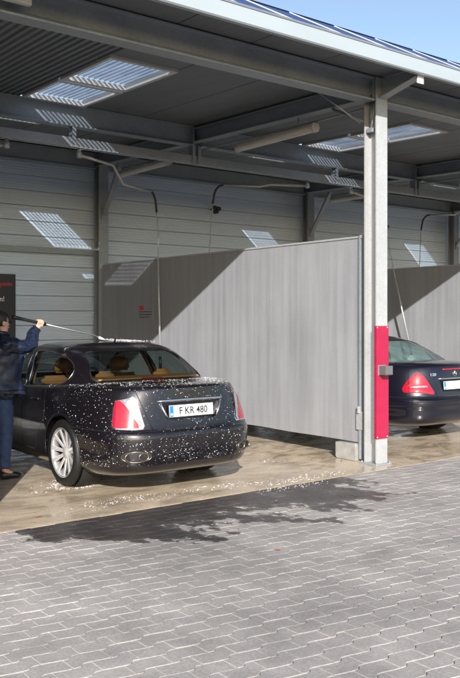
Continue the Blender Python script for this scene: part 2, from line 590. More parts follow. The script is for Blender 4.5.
for s in spots:
    x, y, ph = s
    dz = random.uniform(-0.0018, 0.0012); rx = random.gauss(0, 0.006); ry = random.gauss(0, 0.005); rz = random.gauss(0, 0.006)
    if s in near:
        o = bpy.data.objects.new('paver', paver_me[ph]); COL.objects.link(o)
        o.location = (x, y, dz); o.rotation_euler = (rx, ry, rz); o.parent = pavement
    else:
        vs_, fs = shapes[ph]
        cz, sz = math.cos(rz), math.sin(rz)
        field.add([(x + cz * p[0] - sz * p[1], y + sz * p[0] + cz * p[1], p[2] + dz + rx * p[1] - ry * p[0]) for p in vs_], fs)
fo = field.build('paver_field', M['paver'], pavement)
fo['kind'] = 'stuff'

# wash slab with a broken edge strip
s = MB()
nx = 160
X0, X1 = -4.0, 24.0
rowa, rowb, rowc = [], [], []
for i in range(nx + 1):
    x = lerp(X0, X1, i / nx)
    e = 0.008 * noise.noise(Vector((x * 3.1, 0, 0))) + 0.004 * noise.noise(Vector((x * 11, 3, 0)))
    rowa.append((x, EDGE + e, -0.055)); rowb.append((x, EDGE + e, 0.0018)); rowc.append((x, EDGE + 0.03 + e, 0.004))
s.grid([rowa, rowb, rowc], smooth=False)
s.grid([rowc, [(p[0], 13.75, 0.004) for p in rowc]], smooth=False)
wash_floor = tag(s.build('wash_floor', M['floor']), 'wet tan concrete floor of the wash bays', 'floor', kind='structure')

# ------------------------------------------------------------------ the wash hall
LINES = [-2.75, 2.28, 7.22, 12.37, 17.5, 22.6]   # partition lines
YF, YB = 6.57, 13.5
def ceil_z(y): return 4.50 + 0.03 * (y - 5.9)
hall = thing('car_wash_hall', 'open steel car wash hall with grey corrugated rear wall and roof skylights', 'building', (7.22, 9.9, 0))
PARTS = []
def part(name, mb, m, sub=None, fix=False):
    o = mb.build(name, m, sub if sub is not None else hall, fix)
    if sub is None: o.location = -Vector(hall.location)
    return o

def ibeam(mb, a, b_, z0, z1, c, w, axis, tf=0.014, tw=0.010, slope=0.0):
    """I section along axis (x or y) between a and b, centred on c across"""
    h = w / 2
    prof = [(-h, z0), (h, z0), (h, z0 + tf), (tw / 2, z0 + tf), (tw / 2, z1 - tf), (h, z1 - tf), (h, z1), (-h, z1), (-h, z1 - tf), (-tw / 2, z1 - tf), (-tw / 2, z0 + tf), (-h, z0 + tf)]
    o = len(mb.v)
    if axis == 'x': mb.prism([(c + p[0], p[1]) for p in prof], 'x', a, b_)
    else: mb.prism([(c + p[0], p[1]) for p in prof], 'y', a, b_)
    if slope:
        mb.v = mb.v[:o] + [(p[0], p[1], p[2] + slope * (p[1] - a)) for p in mb.v[o:]]
    return mb

def hcolumn(mb, x, yf, yb, z0, z1, w, tf=0.016, tw=0.012):
    h = w / 2; tw /= 2
    return mb.prism([(x - h, yf), (x + h, yf), (x + h, yf + tf), (x + tw, yf + tf), (x + tw, yb - tf), (x + h, yb - tf), (x + h, yb), (x - h, yb), (x - h, yb - tf), (x - tw, yb - tf), (x - tw, yf + tf), (x - h, yf + tf)], 'z', z0, z1)

for i, x in enumerate(LINES):
    # front column with its foot plate and magenta bumper guard
    c = part('front_column', hcolumn(MB(), x, 6.475, 6.665, 0.02, 4.50, 0.19), M['steel_pale'], fix=True)
    MBp = MB().bbox(x - 0.13, x + 0.13, 6.44, 6.70, 0.004, 0.022, 0.004)
    for sx in (-1, 1):
        for yy in (6.455, 6.685): MBp.lathe([(0, 0.04), (0.011, 0.04), (0.011, 0.022)], 'z', 6, (x + sx * 0.11, yy, 0), False)
    part('foot_plate', MBp, M['steel'], c)
    gp = MB()
    gp.bbox(x - 0.104, x + 0.104, 6.462, 6.4735, 0.31, 1.62, 0.003)
    gp.bbox(x - 0.104, x - 0.0965, 6.4737, 6.497, 0.31, 1.62, 0.002)
    gp.bbox(x + 0.0965, x + 0.104, 6.4737, 6.497, 0.31, 1.62, 0.002)
    gpo = part('guard_plate', gp, M['pink'], c)
    for sx in (-0.085, 0.085):
        for zz in (0.33, 1.60): part('screw', MB().lathe([(0, -0.005), (0.006, -0.004), (0.009, 0)], 'y', 8, (x + sx, 6.4615, zz)), M['stainless'], c)
    # rafter along the partition line, cantilever stub out to the fascia
    mb = MB(); ibeam(mb, 6.672, 13.38, 4.285, 4.495, x, 0.15, 'y', slope=0.028)
    part('rafter', mb, M['steel'], fix=True)
    mb = MB()
    st = [(6.47, 4.27), (5.93, 4.395), (5.93, 4.475), (6.47, 4.49)]
    mb.prism(st, 'x', x - 0.006, x + 0.006)
    mb.add([(x - 0.06, 6.47, 4.258), (x + 0.06, 6.47, 4.258), (x + 0.06, 5.93, 4.383), (x - 0.06, 5.93, 4.383),
            (x - 0.06, 6.47, 4.269), (x + 0.06, 6.47, 4.269), (x + 0.06, 5.93, 4.394), (x - 0.06, 5.93, 4.394)],
           [(0, 1, 2, 3), (4, 7, 6, 5), (0, 4, 5, 1), (1, 5, 6, 2), (2, 6, 7, 3), (3, 7, 4, 0)])
    part('cantilever_arm', mb, M['steel'], fix=True)
    mb = MB().box(x - 0.05, x + 0.05, 5.905, 5.917, 4.31, 4.43)
    mb.prism([(5.918, 4.38), (5.99, 4.372), (5.918, 4.33)], 'x', x - 0.008, x + 0.008)
    part('fascia_bracket', mb, M['white_paint'], fix=True)
    # bolted end plates and diagonal bracing at the column head
    for sx in (-1, 1):
        mb = MB().box(x + sx * 0.1 - 0.006, x + sx * 0.1 + 0.006, 6.50, 6.64, 4.235, 4.485)
        for zz in (4.29, 4.42):
            for yy in (6.53, 6.61): mb.lathe([(0, 0.012), (0.012, 0.012), (0.012, 0)], 'x', 6, (x + sx * 0.1 + (0.006 if sx > 0 else -0.018), yy, zz), False)
        part('end_plate', mb, M['steel'])
    mb = MB()
    for pts, r_ in (([(x - 0.03, 6.69, 4.02), (x - 0.03, 7.25, 4.29)], 0.016), ([(x - 0.115, 6.70, 4.0), (x - 0.6, 6.95, 4.36)], 0.009),
                    ([(x - 0.05, 6.60, 3.93), (x - 0.035, 6.60, 4.25)], 0.012), ([(x - 0.075, 6.57, 3.93), (x - 0.05, 6.53, 4.25)], 0.010)):
        part('brace', MB().tube(pts, r_, 6), M['steel'])
    part('brace_clamp', MB().box(x - 0.09, x - 0.03, 6.55, 6.63, 3.88, 3.93), M['steel'])
    # rear column with knee brace
    if 0 < i < 5:
        xb = x + 0.05
        part('rear_column', hcolumn(MB(), xb, 13.19, 13.38, 0.02, 4.58, 0.19), M['steel'], fix=True)
        mb = MB()
        mb.prism([(13.18, 3.55), (13.18, 3.62), (12.62, 4.42), (12.56, 4.42)], 'x', xb - 0.04, xb + 0.04)
        mb.box(xb - 0.05, xb + 0.05, 13.165, 13.179, 3.5, 3.68)
        part('knee_brace', mb, M['steel'], fix=True)
for i in range(len(LINES) - 1):
    a, b_ = LINES[i] + 0.107, LINES[i + 1] - 0.107
    mb = MB(); ibeam(mb, a, b_, 4.225, 4.50, 6.57, 0.17, 'x', 0.018)
    # root fillets give the web its soft turn into the flange
    for k in range(3):
        t0, t1 = k / 3, (k + 1) / 3
        f = lambda t: (6.565 - 0.055 * (1 - math.sin(t * math.pi / 2)), 4.243 + 0.055 * (1 - math.cos(t * math.pi / 2)))
        p, q_ = f(1 - t0), f(1 - t1)
        mb.add([(a, p[0], p[1]), (b_, p[0], p[1]), (b_, q_[0], q_[1]), (a, q_[0], q_[1])], [(0, 1, 2, 3)], True)
    part('front_beam', mb, M['steel'])
    a, b_ = LINES[i] + 0.083, LINES[i + 1] - 0.083
    mb = MB(); ibeam(mb, a, b_, 4.335, 4.622, 10.25, 0.15, 'x')
    part('middle_beam', mb, M['steel'], fix=True)
    for e, sg in ((a, 1), (b_, -1)):
        mb = MB().box(min(e, e + sg * 0.012), max(e, e + sg * 0.012), 10.14, 10.36, 4.34, 4.6)
        for zz in (4.41, 4.53):
            for yy in (10.165, 10.335): mb.lathe([(0, 0.012), (0.011, 0.012), (0.011, 0)], 'x', 6, (e + (0.012 if sg > 0 else -0.024), yy, zz), False)
        part('end_plate', mb, M['steel'])
    mb = MB(); ibeam(mb, a, b_, 4.42, 4.70, 13.29, 0.13, 'x')
    part('rear_beam', mb, M['steel'], fix=True)
# the rail that carries the hose arms, in bay lengths
for i in range(len(LINES) - 1):
    a, b_ = LINES[i] + 0.002, LINES[i + 1] - 0.002
    mb = MB().bbox(a, b_, 10.19, 10.31, 4.055, 4.185, 0.008)
    hr = part('hose_rail', mb, M['steel_pale'] if False else M['steel'])
    for xx in (a + 0.03, (a + b_) / 2 + 0.4, b_ - 0.07):
        mb = MB().box(xx, xx + 0.012, 10.1885, 10.32, 4.187, 4.333).box(xx - 0.02, xx + 0.035, 10.175, 10.188, 4.05, 4.33)
        part('hanger', mb, M['steel'], hr)
# long conduit under the rafters and cable along the rail
for x in LINES[1:5]:
    mb = MB().tube([(x + 0.1, 6.8, 4.235), (x + 0.1, 8.3, 4.24), (x + 0.1, 13.0, 4.36)], 0.012, 6)
    part('conduit', mb, M['frame_grey'])

# roof deck: panels run from eave to rear wall, with one strip of skylights in each bay
roof = part('roof', MB().box(LINES[0] - 0.15, LINES[-1] + 0.15, 13.44, 13.60, 4.70, 4.80), M['ceiling'])
roof.location = -Vector(hall.location)
def deck_panel(x0, x1, y0, y1, ribbed):
    mb = MB()
    prof = []
    if ribbed:
        n = max(2, int(round((x1 - x0) / 0.088))); p = (x1 - x0) / n
        for k in range(n):
            xa = x0 + k * p
            prof += [(xa + 0.002, 0.0), (xa + p * 0.50, 0.0), (xa + p * 0.60, 0.022), (xa + p * 0.90, 0.022)]
        prof += [(x1 - 0.002, 0.0)]
    else:
        n = max(1, int(round((x1 - x0) / 0.25))); p = (x1 - x0) / n
        prof = [(x0 + 0.004, 0.012), (x0 + 0.010, 0.0)]
        for k in range(1, n):
            xa = x0 + k * p
            prof += [(xa - 0.012, 0.0), (xa - 0.006, 0.0015), (xa + 0.006, 0.0015), (xa + 0.012, 0.0)]
        prof += [(x1 - 0.010, 0.0), (x1 - 0.004, 0.012)]
    top = [(x1 - 0.001, 0.07), (x0 + 0.001, 0.07)]
    pr = prof + top
    mb.prism(pr, 'y', y0, y1)
    mb.v = [(p_[0], p_[1], p_[2] + ceil_z(p_[1])) for p_ in mb.v]
    return part('roof_panel', mb, M['ceiling'], roof, fix=True)
RY0, RY1 = 5.90, 13.5
SKY = []
for i in range(len(LINES) - 1):
    a, b_ = LINES[i], LINES[i + 1]
    sl = a + 2.10; sr = sl + 0.90
    for k in range(2):
        deck_panel(a + k * 1.05, a + (k + 1) * 1.05, RY0, 6.66, False)
        deck_panel(a + k * 1.05, a + (k + 1) * 1.05, 6.662, RY1, i < 2)
    deck_panel(sl, sr, RY0, 7.80, False)
    deck_panel(sl, sr, 11.62, RY1, False)
    m = (b_ - sr) / 2
    for k in range(2): deck_panel(sr + k * m, sr + (k + 1) * m, RY0, RY1, False)
    SKY.append((sl, sr))
# top sheet closes the joints between panels from above
for (sl, sr) in SKY:
    for (y0, y1) in ((7.84, 8.98), (9.10, 10.10), (10.40, 11.58)):
        fr = MB()
        za, zb = ceil_z(y0), ceil_z(y1)
        def bar(xa, xb, ya, yb):
            o = len(fr.v); fr.box(xa, xb, ya, yb, -0.03, 0.034)
            fr.v = fr.v[:o] + [(p[0], p[1], p[2] + ceil_z(p[1])) for p in fr.v[o:]]
        bar(sl + 0.002, sl + 0.045, y0 + 0.032, y1 - 0.032); bar(sr - 0.045, sr - 0.002, y0 + 0.032, y1 - 0.032)
        bar(sl + 0.002, sr - 0.002, y0 - 0.03, y0 + 0.03); bar(sl + 0.002, sr - 0.002, y1 - 0.03, y1 + 0.03)
        sk = part('skylight', fr, M['lamp_body'], fix=True)
        # profiled clear sheet: flat crowns clear, frost put on the webs to stripe the sunlight
        n = 11; p = (sr - sl - 0.10) / n
        cl, fz = MB(), MB()
        for k in range(n):
            xa = sl + 0.05 + k * p
            pts = [(xa, 0.035), (xa + p * 0.52, 0.035), (xa + p * 0.62, 0.05), (xa + p * 0.92, 0.05), (xa + p, 0.035)]
            for q_ in range(4):
                (u0, h0), (u1, h1) = pts[q_], pts[q_ + 1]
                tgt = cl if q_ == 0 else fz
                tgt.add([(u0, y0 + 0.031, h0 + ceil_z(y0)), (u1, y0 + 0.031, h1 + ceil_z(y0)), (u1, y1 - 0.031, h1 + ceil_z(y1)), (u0, y1 - 0.031, h0 + ceil_z(y1))], [(0, 1, 2, 3)])
        part('clear_sheet', cl, M['sky_clear'], sk)
        part('frosted_sheet', fz, M['sky_frost'], sk)

# eave: gutter and painted fascia
mb = MB()
prof = [(5.84, 4.405), (5.853, 4.392), (5.90, 4.392), (5.90, 4.53), (5.885, 4.53), (5.885, 4.545), (5.853, 4.548), (5.84, 4.535)]
xs = LINES[0] - 0.2
while xs < LINES[-1]:
    mb = MB().prism(prof, 'x', xs + 0.002, xs + 6.0 - 0.002)
    part('fascia', mb, M['fascia'], fix=True)
    xs += 6.0
mb = MB().box(LINES[0], LINES[-1], 5.902, 6.5, 4.578, 4.60)
part('eave_sheet', mb, M['ceiling'])

# rear wall: horizontal sheet planks with fine ribs, bay by bay
wall = part('rear_wall', MB().box(LINES[0] - 0.1, LINES[-1] + 0.1, 13.56, 13.62, 0.0, 4.72), M['wall'])
PH = 0.262
def plank_mesh(L):
    pr = [(0.0, 0.003), (-0.020, 0.008)]
    z = 0.014
    m = 5; step = (PH - 0.028) / m
    for k in range(m):
        za = 0.014 + k * step
        pr += [(-0.020, za + 0.004), (-0.020, za + step * 0.62), (-0.013, za + step * 0.72), (-0.013, za + step * 0.94)]
    pr += [(-0.020, PH - 0.006), (0.0, PH - 0.003), (0.03, PH - 0.003), (0.03, 0.006)]
    me = MB().prism(pr, 'x', 0.0, L).mesh('wall_plank')
    fix_normals(me); me.materials.append(M['wall'])
    return me
for i in range(len(LINES) - 1):
    a, b_ = LINES[i] + 0.05, LINES[i + 1] + 0.05
    if i == len(LINES) - 2: b_ -= 0.1
    me = plank_mesh(b_ - a - 0.006)
    for k in range(18):
        o = bpy.data.objects.new('wall_plank', me); COL.objects.link(o)
        o.parent = wall; o.location = (a + 0.003, 13.52 + random.uniform(-0.002, 0.002), 0.015 + k * PH)
mb = MB().bbox(LINES[1] + 0.16, LINES[2] - 0.06, 13.37, 13.49, 2.86, 2.96, 0.006)
part('wall_rail', mb, M['steel'])
for xe, nm in ((LINES[0] - 0.12, 'end_wall'), (LINES[-1] + 0.12, 'end_wall')):
    mb = MB().box(xe - 0.04, xe + 0.04, 7.0, 13.54, 0.0, 4.52)
    part(nm, mb, M['wall'])
# ------------------------------------------------------------------ partitions between the bays
def partition(x, label):
    t = thing('bay_partition', label, 'partition', (x, 6.80, 0), group='partitions between the wash bays')
    n = 5; y0, y1 = 0.02, 6.36; w = (y1 - y0) / n
    # heavy plastic sheets, hung edge to edge, never quite flat
    def wob(y, z):
        e = min(1.0, (2.67 - z) / 0.5)
        return 0.007 * e * (noise.noise(Vector((x * 7.1, y * 1.9, z * 0.5))) + 0.5 * noise.noise(Vector((x * 3.3, y * 5.0, z * 0.9))))
    for k in range(n):
        ya, yb = y0 + k * w + 0.0004, y0 + (k + 1) * w - 0.0004
        ny, nz = 22, 14
        mb = MB()
        for sx in (-1, 1):
            rows_ = []
            for j in range(nz + 1):
                row = []
                for i in range(ny + 1):
                    y = lerp(ya, yb, i / ny)
                    zb = 0.222 + 0.010 * noise.noise(Vector((x, y * 1.3, 9.0)))
                    z = lerp(zb, 2.666, j / nz)
                    row.append((sx * 0.009 + wob(y, z), y, z))
                rows_.append(row)
            mb.grid(rows_, True, sx > 0)
        # close the four edges
        N_ = (ny + 1) * (nz + 1)
        loop = [i for i in range(ny + 1)] + [(j + 1) * (ny + 1) - 1 for j in range(1, nz + 1)] + [nz * (ny + 1) + i for i in range(ny - 1, -1, -1)] + [j * (ny + 1) for j in range(nz - 1, 0, -1)]
        va, vb = [mb.v[i] for i in loop], [mb.v[N_ + i] for i in loop]
        m_ = len(loop)
        mb.add(va + vb, [(i, (i + 1) % m_, m_ + (i + 1) % m_, m_ + i) for i in range(m_)])
        mb.build('sheet', M['partition'], t)
    MB().bbox(-0.020, 0.020, y0, y1, 2.667, 2.692, 0.004).build('top_rail', M['steel_pale'], t)
    mb = MB().bbox(-0.03, 0.03, -0.022, 0.018, 0.03, 2.692, 0.004)
    mb.build('end_post', M['steel'], t)
    # hook at the head and bolted flat at the foot that tie the end post to the column
    mb = MB().bbox(-0.035, -0.030, -0.10, -0.005, 2.66, 2.70, 0.001).bbox(-0.05, -0.03, -0.14, -0.10, 2.69, 2.70, 0.001)
    mb.bbox(-0.036, -0.0305, -0.06, 0.05, 0.38, 0.60, 0.001)
    mb.bbox(-0.06, -0.031, -0.012, 0.012, 0.58, 0.66, 0.003)
    mb.build('bracket', M['steel_pale'], t)
    # concrete foot with rounded shoulder
    poly = [(0.03, 0.008), (0.34, 0.008), (0.36, 0.03), (0.36, 0.2), (0.06, 0.21), (0.045, 0.205), (0.032, 0.18)]
    MB().prism(poly, 'x', -0.07, 0.07).build('concrete_foot', M['concrete'], t, fix=True)
    poly = [(5.9, 0.008), (6.3, 0.008), (6.3, 0.21), (5.9, 0.21)]
    MB().prism(poly, 'x', -0.07, 0.07).build('concrete_foot', M['concrete'], t, fix=True)
    return t
partition(LINES[1], 'grey sheet partition whose shadow edge falls beside the man at the car')
p1 = partition(LINES[2], 'tall grey sheet partition between the black car and the dark blue car')
partition(LINES[3], 'grey sheet partition beyond the dark blue car')
partition(LINES[4], 'grey sheet partition at the far side of the last bay in sight')

# small printed notice on the partition
nt = thing('notice', 'small printed notice with red square stuck on the partition beside the black car', 'notice', (LINES[2] - 0.0175, 11.75, 1.85))
MB().box(-0.001, 0.006, -0.34, 0.10, -0.20, 0.11).build('backing', M['partition'], nt)
MB().box(-0.003, -0.0015, -0.05, 0.085, 0.0, 0.075).build('red_square', M['red_print'], nt)
for k, (a, b_) in enumerate(((-0.30, 0.08), (-0.30, 0.08), (-0.21, 0.08))):
    mb = MB(); y = b_
    while y > a:
        w = random.uniform(0.02, 0.05)
        mb.box(-0.003, -0.0015, max(a, y - w), y, -0.03 - k * 0.045 - 0.007, -0.03 - k * 0.045 + 0.007); y -= w + 0.012
    mb.build('print_line', M['grey_print'], nt)

# ------------------------------------------------------------------ hose arms
def hose_arm(pivot, mid_drop, end, hang_to, hose_x, label, lance_from=None):
    """swinging tube arm: pivot under the rail, kinked tube, hook, hanging hose"""
    px_, py_, pz_ = pivot
    t = thing('hose_boom', label, 'hose boom', (px_, py_, pz_), group='swinging hose arms under the roof')
    o = Vector((px_, py_, pz_))
    mb = MB().lathe([(0, 0.0), (0.028, 0.0), (0.028, -0.05), (0.04, -0.052), (0.04, -0.12), (0.03, -0.125), (0, -0.125)], 'z', 14)
    mb.box(-0.07, 0.07, -0.05, 0.05, -0.001, 0.012)
    mb.build('pivot', M['steel_pale'], t)
    e = Vector(end) - o
    d = Vector((e.x, e.y, 0)); L = d.length; d.normalize()
    z0 = -0.09; z1 = e.z
    path = [Vector((0, 0, z0)) + d * 0.03, Vector((0, 0, z0)) + d * (L * 0.44), Vector((0, 0, z1)) + d * (L * 0.58), Vector((0, 0, z1)) + d * L]
    MB().tube(path, 0.021, 10).build('arm_tube', M['steel_pale'], t)
    # spring sleeve curls over at the end, hose drops from it
    hk = []
    for k in range(7):
        a = k / 6 * R(80)
        hk.append(Vector((0, 0, z1)) + d * (L + 0.16 * math.sin(a)) + Vector((0, 0, -0.16 * (1 - math.cos(a)) - 0.06 * (k / 6) ** 2)))
    hk.append(hk[-1] + Vector((0, 0, -0.12)) + d * 0.02)
    MB().tube(hk, 0.018, 8).build('spring_sleeve', M['black'], t)
    st = hk[-1]; en = Vector(lance_from[0] if lance_from else hang_to) - o
    hp = []
    for k in range(13):
        u = k / 12
        p = st.lerp(en, u); p += d * 0.03 * math.sin(u * math.pi)
        hp.append(p)
    MB().tube(hp, 0.0085, 6).build('hose', M['frame_grey'], t)
    if lance_from is not None:
        a = Vector(lance_from[0]) - o; b_ = Vector(lance_from[1]) - o
        MB().tube([a, b_], 0.016, 8).build('lance_tube', M['steel_pale'], t)
        MB().tube([b_, b_ + (b_ - a).normalized() * 0.22], [0.024, 0.022], 8).build('grip', M['black'], t)
    return t
RZ = 4.053
hose_arm((4.22, 10.25, RZ), 0, (2.7, 11.2, 3.86), (2.62, 11.3, 1.3), 0, 'hose arm with its pivot right above the man and the sign board')
hose_arm((5.27, 10.25, RZ), 0, (6.93, 11.05, 3.72), (7.06, 11.02, 0.9), 0, 'hose arm reaching over the black car with hose hanging by the partition',
         ((7.05, 11.02, 2.62), (7.09, 11.02, 1.1)))
hose_arm((9.56, 10.25, RZ), 0, (8.22, 10.85, 3.92), (7.92, 10.9, 1.2), 0, 'hose arm reaching towards the black car side from the bay of the blue car')
hose_arm((10.62, 10.25, RZ), 0, (11.9, 10.7, 3.8), (12.12, 10.35, 1.1), 0, 'hose arm reaching over the blue car towards the far partition',
         ((12.08, 10.5, 2.5), (12.15, 10.2, 1.2)))
hose_arm((14.7, 10.25, RZ), 0, (13.8, 11.05, 3.88), (13.62, 11.15, 1.2), 0, 'hose arm with long hanging hose in the empty bay beyond the far partition')
hose_arm((15.8, 10.25, RZ), 0, (17.1, 10.9, 3.7), (17.2, 10.9, 1.2), 0, 'hose arm beside the last rear column in the empty bay')

# dark angled holders on the rear wall
def wall_camera(loc, label):
    t = thing('hose_holder', label, 'hose holder', loc, group='black holders on the rear wall')
    MB().tube([(0, 0, 0), (0, -0.18, 0.02)], 0.014, 8).build('stem', M['black'], t)
    MB().tube([(-0.08, -0.20, 0.03), (0.09, -0.20, 0.0)], [0.03, 0.04], 10).build('spool', M['black'], t)
    MB().lathe([(0, -0.06), (0.045, -0.06), (0.048, 0.02), (0, 0.02)], 'y', 12, (-0.02, -0.19, -0.06)).build('clamp', M['black'], t)
wall_camera((9.9, 13.49, 3.93), 'black hose holder on the rear wall behind the tall partition')
wall_camera((14.95, 13.49, 3.92), 'black hose holder on the rear wall behind the pale column')

# ------------------------------------------------------------------ lamps
def tube_lamp(x, y0, y1, z, label):
    t = thing('tube_lamp', label, 'lamp', (x, (y0 + y1) / 2, z), group='sealed tube lamps under the rafters')
    L = (y1 - y0) / 2
    poly = [(-0.045, 0.03), (0.045, 0.03), (0.05, 0.05), (0.04, 0.075), (-0.04, 0.075), (-0.05, 0.05)]
    MB().prism(poly, 'y', -L, L).build('housing', M['lamp_body'], t, fix=True)
    pr = [(0.062 * math.cos(a), 0.028 + 0.06 * math.sin(a)) for a in [R(180 + 18 * k) for k in range(11)]]
    MB().prism(pr, 'y', -L + 0.02, L - 0.02).build('cover', M['lamp_diff'], t, fix=True)
    for e in (-1, 1):
        mb = MB().prism([(-0.066, 0.03), (-0.05, -0.02), (0, -0.04), (0.05, -0.02), (0.066, 0.03), (0.05, 0.078), (-0.05, 0.078)], 'y', e * L - 0.018, e * L + 0.018)
        mb.build('end_cap', M['lamp_body'], t, fix=True)
        MB().tube([(0, e * L * 0.6, 0.07), (0, e * L * 0.6, 0.205)], 0.006, 6).build('hanger', M['steel'], t)
for i, x in enumerate(LINES[1:5]):
    nm = ['beside the man', 'between the two cars', 'beyond the blue car', 'at the last bay'][i]
    tube_lamp(x + 0.02, 7.62, 9.2, 4.115, 'long tube lamp under the rafter %s, near the front beam' % nm)
    tube_lamp(x + 0.02, 11.0, 12.5, 4.20, 'long tube lamp under the rafter %s, near the rear wall' % nm)

fl = thing('floodlight', 'square grey floodlight on the face of the front beam above the man', 'floodlight', (2.72, 6.46, 4.40))
MB().bbox(-0.13, 0.13, -0.075, -0.02, -0.10, 0.085, 0.006).build('housing', M['lamp_body'], fl)
MB().bbox(-0.105, 0.105, -0.084, -0.0755, -0.08, 0.065, 0.003).build('front_glass', M['lamp_diff'], fl)
MB().box(-0.03, 0.03, -0.0195, 0.103, -0.02, 0.02).build('stem', M['steel'], fl)

# ------------------------------------------------------------------ box on the column
jb = thing('switch_box', 'small grey switch box sticking out of the magenta column guard', 'switch box', (LINES[2] + 0.0, 6.46, 1.11))
MB().bbox(-0.075, 0.045, -0.115, -0.01, -0.055, 0.05, 0.006).build('housing', M['box_grey'], jb)
MB().bbox(-0.065, 0.035, -0.121, -0.1155, -0.045, 0.04, 0.002).build('cover', M['box_grey'], jb)
MB().box(-0.08, 0.05, -0.009, 0.0015, -0.06, 0.055).build('back_plate', M['steel'], jb)

# ------------------------------------------------------------------ sign on the rear wall
sg = thing('sign_board', 'black sign board with red and white lettering on the rear wall behind the man', 'sign', (4.905, 13.49, 1.62))
MB().bbox(-0.8, 0.8, -0.03, 0.0, -0.85, 0.85, 0.006).build('panel', M['sign_black'], sg)
tm = text_mesh('ysoin', 0.108, 0.001, 'RIGHT', 0.002)
o = obj('red_lettering', tm, M['red_print'], sg); o.rotation_euler = (R(90), 0, 0); o.location = (0.74, -0.032, 0.68)
tm = text_mesh('on!', 0.115, 0.001, 'RIGHT', 0.002)
o = obj('white_lettering', tm, M['white_print'], sg); o.rotation_euler = (R(90), 0, 0); o.location = (0.60, -0.032, 0.42)

# ------------------------------------------------------------------ solar modules on the roof edge
TILT = R(29.8)
def pv_meshes():
    w, h = 0.66, 0.92
    fr = MB(); t = 0.012
    fr.box(-w / 2 + 0.02, w / 2 - 0.02, 0.0, t, -0.032, 0.004)
    fr.box(-w / 2, -w / 2 + 0.022, 0.0, h, -0.034, 0.006)
    fr.box(w / 2 - 0.022, w / 2, 0.0, h, -0.034, 0.006)
    cells = MB().box(-w / 2 + 0.0225, w / 2 - 0.0225, t + 0.0005, h - 0.035, -0.02, 0.0)
    dk = MB().box(-w / 2 + 0.0225, w / 2 - 0.0225, h - 0.0345, h, -0.034, 0.012)
    return fr.mesh('side_frame'), cells.mesh('cell_face'), dk.mesh('top_frame')
pvf, pvc, pvd = pv_meshes()
for me, k in ((pvf, 'pv_frame'), (pvc, 'pv'), (pvd, 'pv_dark')): me.materials.append(M[k])
x = LINES[0] + 0.2; k = 0
while x < LINES[-1] - 0.3:
    t = thing('solar_module', 'dark blue solar module in the row on the roof edge', 'solar module', (x, 5.93, 4.605), group='solar modules along the roof edge')
    t.rotation_euler = (TILT, 0, 0)
    for me, nm in ((pvf, 'side_frame'), (pvc, 'cell_face'), (pvd, 'top_frame')): obj(nm, me, None, t)
    x += 0.685; k += 1
mb = MB()
for yy, zz in ((5.97, 4.585), (6.60, 4.945)):
    mb.box(LINES[0], LINES[-1], yy, yy + 0.04, zz - 0.025, zz + 0.012)
x = LINES[0] + 0.5
while x < LINES[-1]:
    mb.box(x, x + 0.04, 6.635, 6.665, 4.60, 4.92); x += 1.37
part('module_rail', mb, M['pv_frame'])
# ------------------------------------------------------------------ cars
def paint(name, col, flake):
    q = N(name)
    v = q.pos((1, 1, 1))
    nz = q.noise(v, 900, 2)
    q.l(q.ramp(nz, [(0.35, col), (0.75, flake)]), q.b.inputs['Base Color'])
    q.set(q.b, Metallic=0.35, Roughness=0.32)
    q.b.inputs['Coat Weight'].default_value = 1.0
    q.b.inputs['Coat Roughness'].default_value = 0.025
    # water film leaves the lacquer slightly uneven
    w = q.noise(v, 45, 3)
    nd = q.n('Bump'); q.set(nd, Strength=0.02, Distance=0.004); q.l(w, nd.inputs['Height'])
    q.l(nd.outputs[0], q.b.inputs['Coat Normal'])
    return q.m
M['paint_plum'] = paint('plum_black_paint', (0.0036, 0.0027, 0.0040), (0.0125, 0.0095, 0.014))
M['paint_blue'] = paint('midnight_blue_paint', (0.003, 0.0034, 0.008), (0.009, 0.010, 0.024))
M['dark_chrome'] = mat('sooty_chrome', (0.19, 0.165, 0.135), 0.3, 0.8, 0.3, 30)
M['gap'] = mat('shut_gap', (0.004, 0.004, 0.004), 0.8, 0, 0.1, 30)
M['well'] = mat('wheel_well', (0.012, 0.012, 0.012), 0.85, 0, 0.2, 20)
M['leather_tan'] = mat('tan_leather', (0.40, 0.18, 0.062), 0.5, 0, 0.12, 9, bump=0.1, bscale=80)
M['leather_grey'] = mat('grey_leather', (0.30, 0.31, 0.31), 0.5, 0, 0.12, 9)
M['tail_red'] = mat('tail_lens_red', (0.34, 0.004, 0.020), 0.12, 0, 0.15, 40, coat=0.8)
M['tail_pale'] = mat('tail_lens_pale', (0.30, 0.29, 0.30), 0.18, 0.4, 0.4, 34, coat=0.8)
M['tail_amber'] = mat('tail_lens_dark', (0.24, 0.005, 0.015), 0.12, 0, 0.15, 40, coat=0.8)
M['plate_white'] = mat('plate_white', (0.80, 0.80, 0.80), 0.35, 0, 0.03, 30)
M['plate_blue'] = mat('plate_blue', (0.02, 0.16, 0.62), 0.35, 0, 0.05, 30)
M['plate_text'] = mat('plate_text', (0.02, 0.02, 0.02), 0.45, 0, 0.05, 30)

